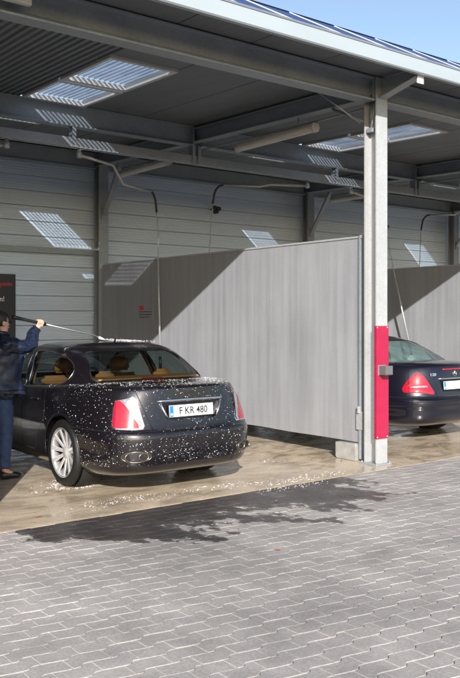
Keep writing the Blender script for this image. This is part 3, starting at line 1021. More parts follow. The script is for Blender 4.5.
class Loft:
    """stack of horizontal outlines; each outline is a superellipse at tail and nose with straight flanks between"""
    def __init__(self, lev, L, ycr, ycf, nr, nf, zmap=None, flare=None):
        self.lev, self.L, self.ycr, self.ycf, self.nf = lev, L, ycr, ycf, nf
        self.nr = nr if callable(nr) else (lambda z: nr)
        self.tab = [[(l[0], l[k]) for l in lev] for k in (1, 2, 3)]
        self.zmap = zmap or (lambda z, y: z)
        self.flare = flare or (lambda y, z: 0.0)
    def dims(self, z): return [curve_at(t, z) for t in self.tab]
    def half(self, z, y):
        """half width at height level z and length position y"""
        hw, yr, yf = self.dims(z)
        if y < self.ycr: u = min(1, (self.ycr - y) / (self.ycr - yr)); n_ = self.nr(z); w = hw * max(0, 1 - u**n_)**(1 / n_)
        elif y > self.ycf: u = min(1, (y - self.ycf) / (yf - self.ycf)); w = hw * max(0, 1 - u**self.nf)**(1 / self.nf)
        else: w = hw
        return w + self.flare(y, z) * (w / hw if hw else 0)
    def tail(self, x, z):
        hw, yr, yf = self.dims(z)
        u = min(1, abs(x) / hw); n_ = self.nr(z)
        return self.ycr - (self.ycr - yr) * max(0, 1 - u**n_)**(1 / n_)
    def outline(self, z, nq=26, ns=34):
        """half outline from tail centre to nose centre, evenly spaced"""
        hw, yr, yf = self.dims(z)
        def quarter(a, n, k):
            dense = []
            for i in range(241):
                g = i / 240 * math.pi / 2
                dense.append((hw * math.sin(g)**(2 / n), a * math.cos(g)**(2 / n)))
            acc = [0]
            for i in range(240): acc.append(acc[-1] + math.dist(dense[i], dense[i + 1]))
            out = []; j = 0
            for i in range(k + 1):
                s_ = acc[-1] * i / k
                while j < 239 and acc[j + 1] < s_: j += 1
                t = (s_ - acc[j]) / max(1e-9, acc[j + 1] - acc[j])
                out.append((lerp(dense[j][0], dense[j + 1][0], t), lerp(dense[j][1], dense[j + 1][1], t)))
            return out
        q1 = [(x, self.ycr - y) for x, y in quarter(self.ycr - yr, self.nr(z), nq)]
        mid = [(hw, lerp(self.ycr, self.ycf, (i + 1) / (ns))) for i in range(ns - 1)]
        q2 = [(x, self.ycf + y) for x, y in quarter(yf - self.ycf, self.nf, nq)][::-1]
        o = q1 + mid + q2
        return [((x + self.flare(y, z) * (x / hw if hw else 0)), y) for x, y in o]
    def ring(self, z, xs=1.0, yin=0.0, dz=0.0):
        """full closed ring of 3-d points"""
        h = self.outline(z)
        pts = []
        for x, y in h:
            yy = y + yin * max(0, (self.ycr - y) / self.ycr) - yin * max(0, (y - self.ycf) / (self.L - self.ycf))
            pts.append((x * xs, yy, self.zmap(z, yy) + dz))
        full = pts + [(-p[0], p[1], p[2]) for p in pts[-2:0:-1]]
        return full

def loft_mesh(rings, cap_bottom=True):
    n = len(rings[0])
    mb = MB()
    vs_ = [p for r_ in rings for p in r_]
    fs = []
    for i in range(len(rings) - 1):
        for j in range(n):
            k = (j + 1) % n
            fs.append((i * n + j, i * n + k, (i + 1) * n + k, (i + 1) * n + j))
    if cap_bottom: fs.append(tuple(range(n))[::-1])
    # last ring is folded flat on the centre line: left and right points coincide
    mb.add(vs_, fs, True)
    me = mb.mesh('loft')
    bm = bmesh.new(); bm.from_mesh(me)
    bmesh.ops.remove_doubles(bm, verts=bm.verts[:], dist=1e-5)
    bmesh.ops.dissolve_degenerate(bm, edges=bm.edges[:], dist=1e-6)
    bmesh.ops.recalc_face_normals(bm, faces=bm.faces[:])
    bm.to_mesh(me); bm.free()
    for p in me.polygons: p.use_smooth = len(p.vertices) < 8
    return me

def sharp_by_angle(me, ang=R(32)):
    bm = bmesh.new(); bm.from_mesh(me)
    for e in bm.edges:
        if len(e.link_faces) == 2 and e.calc_face_angle(0) > ang: e.smooth = False
    for f in bm.faces: f.smooth = True
    bm.to_mesh(me); bm.free()
    return me

def rows_of(poly, nz=10, nu=12):
    """fill a convex 2-d polygon (u, z) with a grid of rows"""
    z0 = min(p[1] for p in poly); z1 = max(p[1] for p in poly)
    rows_ = []
    for i in range(nz + 1):
        z = lerp(z0, z1, min(max(i / nz, 0.002), 0.998))
        xs = []
        for k in range(len(poly)):
            (ua, za), (ub, zb) = poly[k], poly[(k + 1) % len(poly)]
            if (za - z) * (zb - z) <= 0 and za != zb: xs.append(ua + (ub - ua) * (z - za) / (zb - za))
        a, b_ = min(xs), max(xs)
        rows_.append([(lerp(a, b_, j / nu), z) for j in range(nu + 1)])
    return rows_

def smooth_poly(poly, n=5):
    """round a polygon (Catmull-Rom through its points)"""
    out = []; m = len(poly)
    for i in range(m):
        p0, p1, p2, p3 = poly[i - 1], poly[i], poly[(i + 1) % m], poly[(i + 2) % m]
        for k in range(n):
            t = k / n
            out.append(tuple(0.5 * (2 * p1[c] + (p2[c] - p0[c]) * t + (2 * p0[c] - 5 * p1[c] + 4 * p2[c] - p3[c]) * t * t + (3 * p1[c] - p0[c] - 3 * p2[c] + p3[c]) * t**3) for c in (0, 1)))
    return out

def round_poly(poly, r, n=4):
    """cut the corners of a polygon with arcs"""
    out = []; m = len(poly)
    for i in range(m):
        p = Vector(poly[i]); a = Vector(poly[i - 1]); b_ = Vector(poly[(i + 1) % m])
        ra = min(r, (a - p).length * 0.45); rb = min(r, (b_ - p).length * 0.45)
        s_ = p + (a - p).normalized() * ra; e = p + (b_ - p).normalized() * rb
        for k in range(n + 1):
            t = k / n
            q_ = s_ * (1 - t)**2 + p * 2 * t * (1 - t) + e * t * t
            out.append((q_.x, q_.y))
    return out

def build_wheel(root, x, y, r, rim_r, width, side, spokes):
    w = bpy.data.objects.new('wheel', None); COL.objects.link(w); w.parent = root
    w.location = (x, y, r); w.empty_display_size = 0.1
    s = side
    h = width / 2
    tr = [(rim_r - 0.012, -h + 0.01), (rim_r + 0.01, -h), (r - 0.035, -h - 0.004), (r - 0.008, -h + 0.022), (r, -h + 0.05)]
    k = 5
    for i in range(1, k):
        yy = lerp(-h + 0.05, h - 0.05, i / k)
        tr += [(r, yy - 0.006), (r - 0.008, yy - 0.004), (r - 0.008, yy + 0.004), (r, yy + 0.006)]
    tr += [(r, h - 0.05), (r - 0.008, h - 0.022), (r - 0.035, h + 0.004), (rim_r + 0.01, h), (rim_r - 0.012, h - 0.01)]
    MB().lathe(tr, 'x', 48).build('tyre', M['rubber'], w)
    rim = MB()
    rim.lathe([(rim_r - 0.03, -h + 0.02), (rim_r - 0.035, s * 0.0), (rim_r - 0.022, s * (h - 0.03)), (rim_r - 0.006, s * (h - 0.006)), (rim_r + 0.004, s * (h - 0.004)), (rim_r + 0.004, s * (h - 0.02))], 'x', 40)
    # spokes: tapered, slightly dished towards the hub
    hub = s * (h - 0.05)
    for i in range(spokes):
        a = 2 * math.pi * i / spokes + 0.1
        ca, sa = math.cos(a), math.sin(a)
        def P(rad, off, xx): return (xx, rad * ca - off * sa, rad * sa + off * ca)
        r0, r1 = 0.055, rim_r - 0.010
        w0, wm, w1 = 0.019, 0.021, 0.031
        xo0, xo1 = hub, s * (h - 0.012)
        pts = []
        for rad, ww, xx in ((r0, w0, xo0), ((r0 + r1) / 2, wm, lerp(xo0, xo1, 0.45)), (r1, w1, xo1)):
            pts += [P(rad, -ww, xx - s * 0.008), P(rad, -ww * 0.55, xx), P(rad, ww * 0.55, xx), P(rad, ww, xx - s * 0.008), P(rad, 0, xx - s * 0.035)]
        fs = []
        for q_ in range(2):
            for c in range(5):
                d = (c + 1) % 5
                fs.append((q_ * 5 + c, q_ * 5 + d, (q_ + 1) * 5 + d, (q_ + 1) * 5 + c))
        rim.add(pts, fs)
    rim.lathe([(0.0, hub + s * 0.012), (0.03, hub + s * 0.012), (0.034, hub + s * 0.006), (0.062, hub + s * 0.002), (0.078, hub - s * 0.02), (0.075, hub - s * 0.05)], 'x', 20)
    ro = rim.build('rim', M['alloy'], w, fix=True)
    MB().lathe([(0.0, s * (h - 0.11)), (rim_r - 0.04, s * (h - 0.12)), (rim_r - 0.04, s * (h - 0.14)), (0, s * (h - 0.14))], 'x', 28).build('brake_disc', M['dark_alloy'], w)
    return w

class Sedan:
    def __init__(self, c):
        self.c = c
        self.body = Loft(c['body'], c['L'], c['ycr'], c['ycf'], c['nr'], c['nf'], c['zmap'], c.get('flare'))
        self.cab = Loft(c['cab'], c['L'], c['cab_ycr'], c['cab_ycf'], c['cab_nr'], 2.6)
    def body_pt(self, u, z, off=0.0, s=1):
        """u: distance along the outline from the tail centre; point pushed out by off"""
        h = self.body.outline(z, 40, 40)
        acc = 0
        for i in range(len(h) - 1):
            d = math.dist(h[i], h[i + 1])
            if acc + d >= u:
                t = (u - acc) / d
                x, y = lerp(h[i][0], h[i + 1][0], t), lerp(h[i][1], h[i + 1][1], t)
                tx, ty = (h[i + 1][0] - h[i][0]) / d, (h[i + 1][1] - h[i][1]) / d
                x += ty * off; y -= tx * off
                return Vector((s * x, y, self.body.zmap(z, y)))
            acc += d
        return Vector((0, 0, 0))
    def body_patch(self, poly, off, s, nz=10, nu=14):
        return [[self.body_pt(u, z, off, s) for u, z in r_] for r_ in rows_of(poly, nz, nu)]
    def cab_side(self, y, z, s, off=0.0):
        return Vector((s * (self.cab.half(z, y) + off), y, z))
    def cab_tail(self, x, z, off=0.0):
        return Vector((x, self.cab.tail(x, z) - off, z + off * 0.6))

    def build(self, root):
        c = self.c; P = M[c['paint']]
        B = self.body
        levs = []
        zs = [l[0] for l in c['body']]
        for a, b_ in zip(zs, zs[1:]):
            k = max(1, int(round((b_ - a) / 0.022)))
            levs += [lerp(a, b_, i / k) for i in range(k)]
        levs.append(zs[-1])
        rings = [B.ring(z) for z in levs]
        zt = zs[-1]
        for xs, yin, dz in c['top']:
            rings.append(B.ring(zt, xs, yin, dz))
        me = loft_mesh(rings)
        cut = []
        for y in c['axles']:
            for s in (-1, 1):
                m = MB().lathe([(0, 0), (c['well_r'], 0), (c['well_r'], 0.5), (0, 0.5)], 'x', 56, (0.60 if s > 0 else -1.10, y, c['tyre_r'] + 0.012))
                mm = m.mesh('cut'); fix_normals(mm, 1e-5); cut.append(mm)
        if 'recess' in c:
            for poly, y0, y1 in c['recess']:
                mm = MB().prism(poly, 'y', y0, y1).mesh('cut'); fix_normals(mm); cut.append(mm)
        me = boolean(me, cut)
        sharp_by_angle(me)
        me.materials.clear()
        self.me = me
        bo = obj('body', me, P, root)
        # arch lips
        for y in c['axles']:
            for s in (-1, 1):
                pts = []
                for k in range(25):
                    a = R(-8 + 196 * k / 24)
                    yy = y + (c['well_r'] + 0.004) * math.cos(a); zz = c['tyre_r'] + 0.012 + (c['well_r'] + 0.004) * math.sin(a)
                    if zz < 0.20: continue
                    pts.append((s * (B.half(zz, yy) - 0.004), yy, zz))
                MB().tube(pts, 0.010, 6).build('arch_lip', P, root)
                MB().lathe([(0.0, 0.0), (c['well_r'] - 0.004, 0.0), (c['well_r'] - 0.004, 0.24)], 'x', 40, (s * 0.61 if s > 0 else -0.61, y, c['tyre_r'] + 0.012)).build('wheel_well', M['well'], root) if s > 0 else \
                    MB().lathe([(0.0, 0.0), (c['well_r'] - 0.004, 0.0), (c['well_r'] - 0.004, -0.24)], 'x', 40, (-0.61, y, c['tyre_r'] + 0.012)).build('wheel_well', M['well'], root)
        # cabin shell: outer minus inner, then the window openings
        CB = self.cab
        cz = [l[0] for l in c['cab']]
        cl = []
        for a, b_ in zip(cz, cz[1:]):
            k = max(1, int(round((b_ - a) / 0.016))); cl += [lerp(a, b_, i / k) for i in range(k)]
        cl.append(cz[-1])
        def shell(sx, dz):
            rg = []
            for z in cl:
                rg.append([(p[0] * sx, (p[1] - 2.2) * (1 - (1 - sx) * 0.55) + 2.2, p[2] - dz) for p in CB.ring(z)])
            for xs, yin, d in c['cab_top']:
                rg.append([(p[0] * sx, (p[1] - 2.2) * (1 - (1 - sx) * 0.55) + 2.2, p[2] - dz) for p in CB.ring(cz[-1], xs, yin, d)])
            return loft_mesh(rg)
        outer = shell(1.0, 0.0); inner = shell(0.955, 0.022)
        cut = [inner]
        for poly in c['side_win']:
            mm = MB().prism(smooth_poly(poly, 5) if c.get('smooth_win', True) else round_poly(poly, 0.05), 'x', -1.2, 1.2).mesh('cut'); fix_normals(mm); cut.append(mm)
        rw = round_poly(c['rear_win'], 0.055)
        mm = MB().prism(rw, 'y', -0.2, 1.9).mesh('cut'); fix_normals(mm); cut.append(mm)
        ww = round_poly(c['wind'], 0.05)
        mm = MB().prism(ww, 'y', 2.5, 4.6).mesh('cut'); fix_normals(mm); cut.append(mm)
        cm = boolean(outer, cut); sharp_by_angle(cm, R(40)); cm.materials.clear()
        obj('roof', cm, P, root)
        # panes follow the shell surface, a little inside it
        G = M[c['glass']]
        for poly in c['side_win']:
            sp = smooth_poly(poly, 5) if c.get('smooth_win', True) else round_poly(poly, 0.05)
            for s in (-1, 1):
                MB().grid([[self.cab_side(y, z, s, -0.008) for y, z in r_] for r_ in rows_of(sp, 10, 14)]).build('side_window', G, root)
                ring_ = [self.cab_side(y, z, s, 0.002) for y, z in sp]
                MB().tube(ring_ + ring_[:2], c.get('trim_r', 0.007), 6, False).build('window_trim', M['chrome' if c.get('chrome_trim') else 'black'], root)
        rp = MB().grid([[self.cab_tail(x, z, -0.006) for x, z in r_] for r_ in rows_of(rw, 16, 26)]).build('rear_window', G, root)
        ring_ = [self.cab_tail(x, z, 0.0) for x, z in rw]
        MB().tube(ring_ + ring_[:2], 0.006, 6, False).build('seal', M['black'], rp)
        fr_ = []
        for r_ in rows_of(ww, 10, 16):
            row = []
            for x, z in r_:
                hw, yr, yf = CB.dims(z); u = min(1, abs(x) / hw)
                row.append((x, CB.ycf + (yf - CB.ycf) * max(0, 1 - u**2.6)**(1 / 2.6) - 0.01, z))
            fr_.append(row)
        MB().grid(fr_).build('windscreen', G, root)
        # wheels
        for y in c['axles']:
            for s in (-1, 1):
                build_wheel(root, s * (c['wheel_x']), y, c['tyre_r'], c['rim_r'], c['tyre_w'], s, c['spokes'])
        # cabin inside
        LT = M[c['leather']]
        fl_ = MB().bbox(-0.72, 0.72, 0.62, 3.3, 0.20, 0.42, 0.02).build('cabin_floor', M['black'], root)
        MB().bbox(-c['shelf'][3], c['shelf'][3], c['shelf'][0], c['shelf'][1], 0.95, c['shelf'][2], 0.012).build('parcel_shelf', LT, root)
        def seat(x0, x1, y, zb):
            t = bpy.data.objects.new('seat', None); COL.objects.link(t); t.parent = root; t.location = (0, y, 0); t.empty_display_size = 0.1
            mb = MB().bbox(x0, x1, 0.08, 0.58, 0.40, 0.60, 0.05); mb.build('cushion', LT, t)
            xc, hw_ = (x0 + x1) / 2, (x1 - x0) / 2
            mb = MB()
            poly = [(0.0, 0.58), (0.14, 0.58), (0.03, zb), (-0.10, zb)]
            bm = bmesh.new(); m0 = MB().prism(poly, 'x', x0 + 0.01, x1 - 0.01).mesh('b'); fix_normals(m0); bm.from_mesh(m0)
            bmesh.ops.bevel(bm, geom=bm.edges[:], offset=0.035, segments=3, affect='EDGES')
            MB().from_bm(bm, True).build('backrest', LT, t)
            for hx in ([xc] if hw_ < 0.4 else [xc - 0.36, xc + 0.36]):
                poly = [(-0.13, zb + 0.03), (-0.02, zb + 0.03), (-0.05, zb + 0.20), (-0.12, zb + 0.21)]
                bm = bmesh.new(); m0 = MB().prism(poly, 'x', hx - 0.135, hx + 0.135).mesh('b'); fix_normals(m0)
                for v_ in m0.vertices:
                    if v_.co.z > zb + 0.1: v_.co.x = hx + (v_.co.x - hx) * 0.72
                bm.from_mesh(m0)
                bmesh.ops.bevel(bm, geom=bm.edges[:], offset=0.03, segments=3, affect='EDGES')
                MB().from_bm(bm, True).build('headrest', LT, t)
        for s in (-1, 1):
            MB().tube([self.cab_side(2.03, 0.96, s, -0.06), self.cab_side(2.09, 1.15, s, -0.06), self.cab_side(2.14, 1.32, s, -0.06)], [0.022, 0.02, 0.016], 8).build('pillar_trim', LT, root)
        seat(-0.66, 0.66, c['seat_y'][0], 0.93)
        seat(-0.63, -0.10, c['seat_y'][1], 1.04)
        seat(0.10, 0.63, c['seat_y'][1], 1.04)
        MB().bbox(-0.68, 0.68, 3.0, 3.35, 0.55, 0.93, 0.05).build('dashboard', M['black'], root)
        return bo

    def seam(self, pts, root, r=0.0035, name='shut_line', m='gap'):
        """thin dark line laid on the flank or tail; pts are 3-d points on the surface"""
        MB().tube(pts, r, 5).build(name, M[m], root)

def plate(root, x, y, z, rx, text, name='number_plate', w=0.52, h=0.112):
    t = bpy.data.objects.new(name, None); COL.objects.link(t); t.parent = root; t.location = (x, y, z); t.rotation_euler = (rx, 0, 0); t.empty_display_size = 0.1
    MB().bbox(-w / 2 - 0.008, w / 2 + 0.008, 0.002, 0.014, -h / 2 - 0.008, h / 2 + 0.008, 0.003).build('holder', M['black'], t)
    MB().bbox(-w / 2, w / 2, -0.003, 0.0018, -h / 2, h / 2, 0.002).build('plate_face', M['plate_white'], t)
    MB().box(-w / 2 + 0.003, -w / 2 + 0.045, -0.0045, -0.0032, -h / 2 + 0.003, h / 2 - 0.003).build('blue_band', M['plate_blue'], t)
    tm = text_mesh(text, 0.098, 0.0006, 'CENTER', 0.002)
    o_ = obj('plate_lettering', tm, M['plate_text'], t); o_.rotation_euler = (R(90), 0, 0); o_.location = (0.02, -0.0042, -0.004); o_.scale = (0.92, 1, 1)
    tm = text_mesh('D', 0.028, 0.0006, 'CENTER', 0.001)
    o_ = obj('country_letter', tm, M['plate_white'], t); o_.rotation_euler = (R(90), 0, 0); o_.location = (-w / 2 + 0.024, -0.0052, -0.03)
    return t

def specks(root, pts, rmin, rmax, name, seed):
    """flat blobs of foam and drops on a surface: pts are (point, normal)"""
    rnd = random.Random(seed)
    bm = bmesh.new(); bmesh.ops.create_icosphere(bm, subdivisions=1, radius=1.0)
    sv = [v_.co.copy() for v_ in bm.verts]; sf = [[q.index for q in f.verts] for f in bm.faces]; bm.free()
    mb = MB()
    for p, n in pts:
        r_ = rmin + (rmax - rmin) * rnd.random()**3.0
        n = Vector(n).normalized()
        a = n.orthogonal().normalized(); b_ = n.cross(a)
        k = rnd.uniform(0.6, 1.6); g = rnd.uniform(0, math.pi)
        a2 = a * math.cos(g) + b_ * math.sin(g); b2 = n.cross(a2)
        mb.add([Vector(p) + a2 * (v_.x * r_ * k) + b2 * (v_.y * r_) + n * (v_.z * r_ * 0.45) for v_ in sv], sf, True)
    o_ = mb.build(name, M['foam'], root); o_['kind'] = 'stuff'
    return o_

def surface_samples(me, n, keep, seed):
    """random points on a mesh, weighted by area and by keep(point, normal)"""
    rnd = random.Random(seed)
    me.calc_loop_triangles()
    tris, acc, s_ = [], [], 0
    for t in me.loop_triangles:
        s_ += t.area; tris.append(t); acc.append(s_)
    import bisect
    out = []
    tries = 0
    while len(out) < n and tries < n * 60:
        tries += 1
        t = tris[min(len(tris) - 1, bisect.bisect(acc, rnd.random() * s_))]
        a, b_, c_ = (me.vertices[i].co for i in t.vertices)
        u, v_ = rnd.random(), rnd.random()
        if u + v_ > 1: u, v_ = 1 - u, 1 - v_
        p = a + (b_ - a) * u + (c_ - a) * v_
        nn = t.normal
        if rnd.random() < keep(p, nn): out.append((p, nn.copy()))
    return out

# ---- the plum black saloon
def zm1(z, y):
    k = curve_at([(0, 1.0), (0.75, 1.0), (1.3, 0.93), (2.0, 0.86), (3.2, 0.80), (4.1, 0.66), (5.1, 0.42)], y)
    return z if z < 0.6 else 0.6 + (z - 0.6) * k
def fl1(y, z):
    if z < 0.25 or z > 0.95: return 0.0
    w = max(0, 1 - ((z - 0.6) / 0.36)**2)
    return w * (0.022 * math.exp(-((y - 1.08) / 0.42)**2) + 0.02 * math.exp(-((y - 4.14) / 0.45)**2))
C1 = dict(L=5.05, ycr=1.45, ycf=3.55, nr=lambda z: curve_at([(0.2, 4.6), (0.62, 4.4), (0.8, 3.9), (1.03, 3.1)], z), nf=2.8, paint='paint_plum', glass='glass_tint', leather='leather_tan', zmap=zm1, flare=fl1,
    body=[(0.17, 0.80, 0.30, 4.80), (0.215, 0.865, 0.13, 4.92), (0.25, 0.893, 0.058, 4.98), (0.33, 0.910, 0.022, 5.03), (0.46, 0.920, 0.003, 5.05), (0.56, 0.924, 0.0, 5.05), (0.605, 0.924, 0.010, 5.04),
          (0.622, 0.922, 0.03, 5.03), (0.640, 0.920, 0.058, 5.02), (0.70, 0.918, 0.072, 4.99), (0.80, 0.912, 0.088, 4.94), (0.90, 0.900, 0.100, 4.88), (0.97, 0.884, 0.106, 4.80), (1.016, 0.868, 0.110, 4.74), (1.030, 0.850, 0.122, 4.70)],
    top=[(0.985, 0.02, 0.006), (0.95, 0.05, 0.010), (0.85, 0.13, 0.015), (0.65, 0.28, 0.020), (0.40, 0.42, 0.023), (0.18, 0.52, 0.024), (0.0, 0.58, 0.024)],
    axles=(1.08, 4.14), tyre_r=0.338, rim_r=0.252, tyre_w=0.27, well_r=0.375, wheel_x=0.785, spokes=11,
    cab=[(0.93, 0.868, 0.56, 3.62), (1.00, 0.852, 0.66, 3.44), (1.06, 0.832, 0.73, 3.28), (1.14, 0.800, 0.84, 3.05), (1.22, 0.764, 0.97, 2.84), (1.29, 0.727, 1.11, 2.66), (1.345, 0.685, 1.26, 2.52), (1.385, 0.630, 1.42, 2.40), (1.405, 0.57, 1.57, 2.32)],
    cab_top=[(0.93, 0.05, 0.006), (0.8, 0.15, 0.013), (0.55, 0.3, 0.021), (0.28, 0.45, 0.025), (0.0, 0.55, 0.026)],
    cab_ycr=1.95, cab_ycf=2.2, cab_nr=4.0,
    side_win=[[(1.97, 0.955), (2.04, 1.15), (2.10, 1.325), (1.85, 1.335), (1.55, 1.315), (1.30, 1.25), (1.17, 1.16), (1.19, 1.06), (1.35, 1.00), (1.65, 0.97)],
              [(2.10, 0.955), (2.17, 1.15), (2.22, 1.325), (2.45, 1.30), (2.72, 1.20), (2.95, 1.07), (3.06, 0.97), (2.6, 0.95)]],
    rear_win=[(-0.68, 1.060), (0.68, 1.060), (0.545, 1.34), (-0.545, 1.34)],
    wind=[(-0.68, 1.0), (0.68, 1.0), (0.55, 1.35), (-0.55, 1.35)],
    chrome_trim=True, trim_r=0.006, shelf=(0.84, 1.2, 1.078, 0.62), seat_y=(1.28, 2.22),
    recess=[(round_poly([(-0.345, 0.882), (0.345, 0.882), (0.275, 0.712), (-0.275, 0.712)], 0.02), -0.2, 0.125)])
CAR1 = (4.63, 6.53, 0.010)
car1 = thing('saloon_car', 'plum black saloon covered in white foam specks being washed by the man', 'car', CAR1)
S1 = Sedan(C1)
S1.build(car1)
def lamp1(s):
    t = bpy.data.objects.new('tail_light', None); COL.objects.link(t); t.parent = car1; t.empty_display_size = 0.1; t.location = (0, 0, 0)
    full = round_poly([(0.535, 0.648), (0.87, 0.648), (0.795, 0.942), (0.595, 0.952)], 0.03)
    MB().grid(S1.body_patch(full, 0.004, s, 10, 16)).build('chrome_rim', M['chrome'], t, fix=True)
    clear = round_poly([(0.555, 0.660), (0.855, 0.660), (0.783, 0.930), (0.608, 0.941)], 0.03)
    MB().grid(S1.body_patch(clear, 0.010, s, 10, 16)).build('lens_glare', M['tail_pale'], t, fix=True)  # pale area left beside the red is sun glare painted into the lens
    red = round_poly([(0.585, 0.663), (0.851, 0.663), (0.793, 0.915), (0.73, 0.915), (0.655, 0.81)], 0.02)
    MB().grid(S1.body_patch(red, 0.014, s, 8, 12)).build('red_lens', M['tail_red'], t, fix=True)
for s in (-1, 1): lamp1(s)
# plate niche, chrome bar and plate
mb = MB().grid([[(lerp(-0.34, 0.34, i / 10), 0.122, zz) for i in range(11)] for zz in (0.716, 0.88)])
mb.build('niche_face', M['paint_plum'], car1)
plate(car1, 0.0, 0.098, 0.796, R(-5), 'F KR 480')
bar = []
for i in range(21):
    x = lerp(-0.385, 0.385, i / 20)
    bar.append((x, S1.body.tail(x, 0.90) - 0.008, 0.900 + 0.004 * (1 - (x / 0.385)**2)))
MB().tube(bar, [0.006] + [0.013] * 19 + [0.006], 8).build('chrome_bar', M['chrome'], car1)
for s in (-1, 1):
    MB().tube([(s * 0.36, S1.body.tail(0.36, 0.88) - 0.004, 0.883), (s * 0.315, S1.body.tail(0.32, 0.78) - 0.004, 0.778), (s * 0.285, S1.body.tail(0.28, 0.73) - 0.004, 0.728)], [0.012, 0.012, 0.006], 7).build('niche_trim', M['chrome'], car1)
# exhaust: one oval pair on each side, set in a dark oval in the bumper skin
for s in (-1, 1):
    ov = [(0.65 + 0.145 * math.cos(R(a)), 0.395 + 0.05 * math.sin(R(a))) for a in range(0, 360, 15)]
    MB().grid(S1.body_patch(ov, 0.003, s, 10, 14)).build('exhaust_surround', M['black'], car1, fix=True)
    rim_ = [S1.body_pt(u, z, 0.003, s) for u, z in ov]
    MB().tube(rim_ + rim_[:2], 0.004, 6, False).build('surround_rim', M['dark_chrome'], car1)
    for u in (0.585, 0.715):
        p = S1.body_pt(u, 0.395, 0.0, s)
        mb = MB().lathe([(0.034, 0.03), (0.037, -0.012), (0.043, -0.020), (0.049, -0.012), (0.050, 0.03)], 'y', 24)
        mb.v = [(q_[0] * 1.12, q_[1], q_[2] * 0.82) for q_ in mb.v]
        e = mb.build('exhaust_pipe', M['dark_chrome'], car1); e.location = p; e.rotation_euler = (0, 0, s * R(10))
        mb = MB().lathe([(0, -0.004), (0.0375, -0.004)], 'y', 20); mb.v = [(q_[0] * 1.1, q_[1], q_[2] * 0.8) for q_ in mb.v]
        mb.build('pipe_bore', M['gap'], e)
# shut lines
def tail_line(pts, off=0.0): return [(x, S1.body.tail(x, z) - off, S1.body.zmap(z, 0.1)) for x, z in pts]
def flank_line(pts): return [(-(S1.body.half(z, y) - 0.0005), y, S1.body.zmap(z, y)) for y, z in pts]
for s in (-1, 1):
    S1.seam([S1.body_pt(u, z, 0.0005, s) for u, z in [(0.46, 0.632), (0.485, 0.70), (0.52, 0.80), (0.555, 0.90), (0.58, 0.97), (0.60, 1.02)]], car1)
S1.seam([(x, S1.body.tail(x, 0.632) - 0.001, 0.632) for x in [lerp(-0.42, 0.42, i / 16) for i in range(17)]], car1)
for s in (-1, 1):
    S1.seam([S1.body_pt(u, 0.628, 0.001, s) for u in [lerp(0.42, 1.5, i / 24) for i in range(25)]], car1)
    S1.seam([S1.body_pt(0.46, z, 0.0008, s) for z in [0.27, 0.34, 0.42, 0.5, 0.58, 0.62]], car1, 0.003)
S1.seam(flank_line([(1.52, 0.98), (1.50, 0.85), (1.46, 0.74), (1.50, 0.62), (1.62, 0.5), (1.70, 0.36), (1.74, 0.30)]), car1)
S1.seam(flank_line([(2.05, 0.98), (2.07, 0.8), (2.07, 0.6), (2.05, 0.42), (2.03, 0.30)]), car1)
S1.seam(flank_line([(1.74, 0.298), (2.03, 0.298), (2.6, 0.298), (3.1, 0.298)]), car1)
S1.seam(flank_line([(3.2, 0.96), (3.22, 0.8), (3.2, 0.5), (3.15, 0.30)]), car1)
# crease of chrome at the sill, reflectors, handles, aerial
for y in (1.62, 2.28):
    p = [(-(S1.body.half(0.84, yy) + 0.004 + 0.026 * math.sin(math.pi * (yy - y) / 0.2)), yy, S1.body.zmap(0.87, yy)) for yy in [y + 0.2 * i / 8 for i in range(9)]]
    MB().tube(p, 0.011, 7).build('door_handle', M['paint_plum'], car1)
    p = [(-p_[0], p_[1], p_[2]) for p_ in p]
    MB().tube(p, 0.011, 7).build('door_handle', M['paint_plum'], car1)
MB().tube([S1.body_pt(u, 0.565, 0.002, -1) for u in [1.28 + 0.02 * i for i in range(8)]], 0.006, 6).build('side_reflector', M['chrome'], car1)
MB().tube([(0, 1.62, 1.425), (0, 1.60, 1.47), (0, 1.57, 1.50)], [0.014, 0.009, 0.004], 8).build('aerial', M['black'], car1)
MB().bbox(-0.12, 0.12, 0.80, 0.84, 1.047, 1.075, 0.006).build('brake_lamp', M['tail_amber'], car1)
# foam specks cling to the tail, the deck and the rear quarter
def keep1(p, n):
    if p.y > 1.5 or p.z < 0.26: return 0
    if n.z < -0.3: return 0
    cl = 0.5 + 0.5 * noise.noise(Vector((p.x * 5, p.y * 5, p.z * 5)))
    cl *= cl
    k = 1.0 if p.z > 0.98 else (1.3 if p.z < 0.45 else 0.55)
    if p.x < -0.85 and p.y > 0.9: k *= 0.25
    return cl * k
specks(car1, surface_samples(S1.me, 7500, keep1, 3), 0.0009, 0.0045, 'foam_specks', 5)

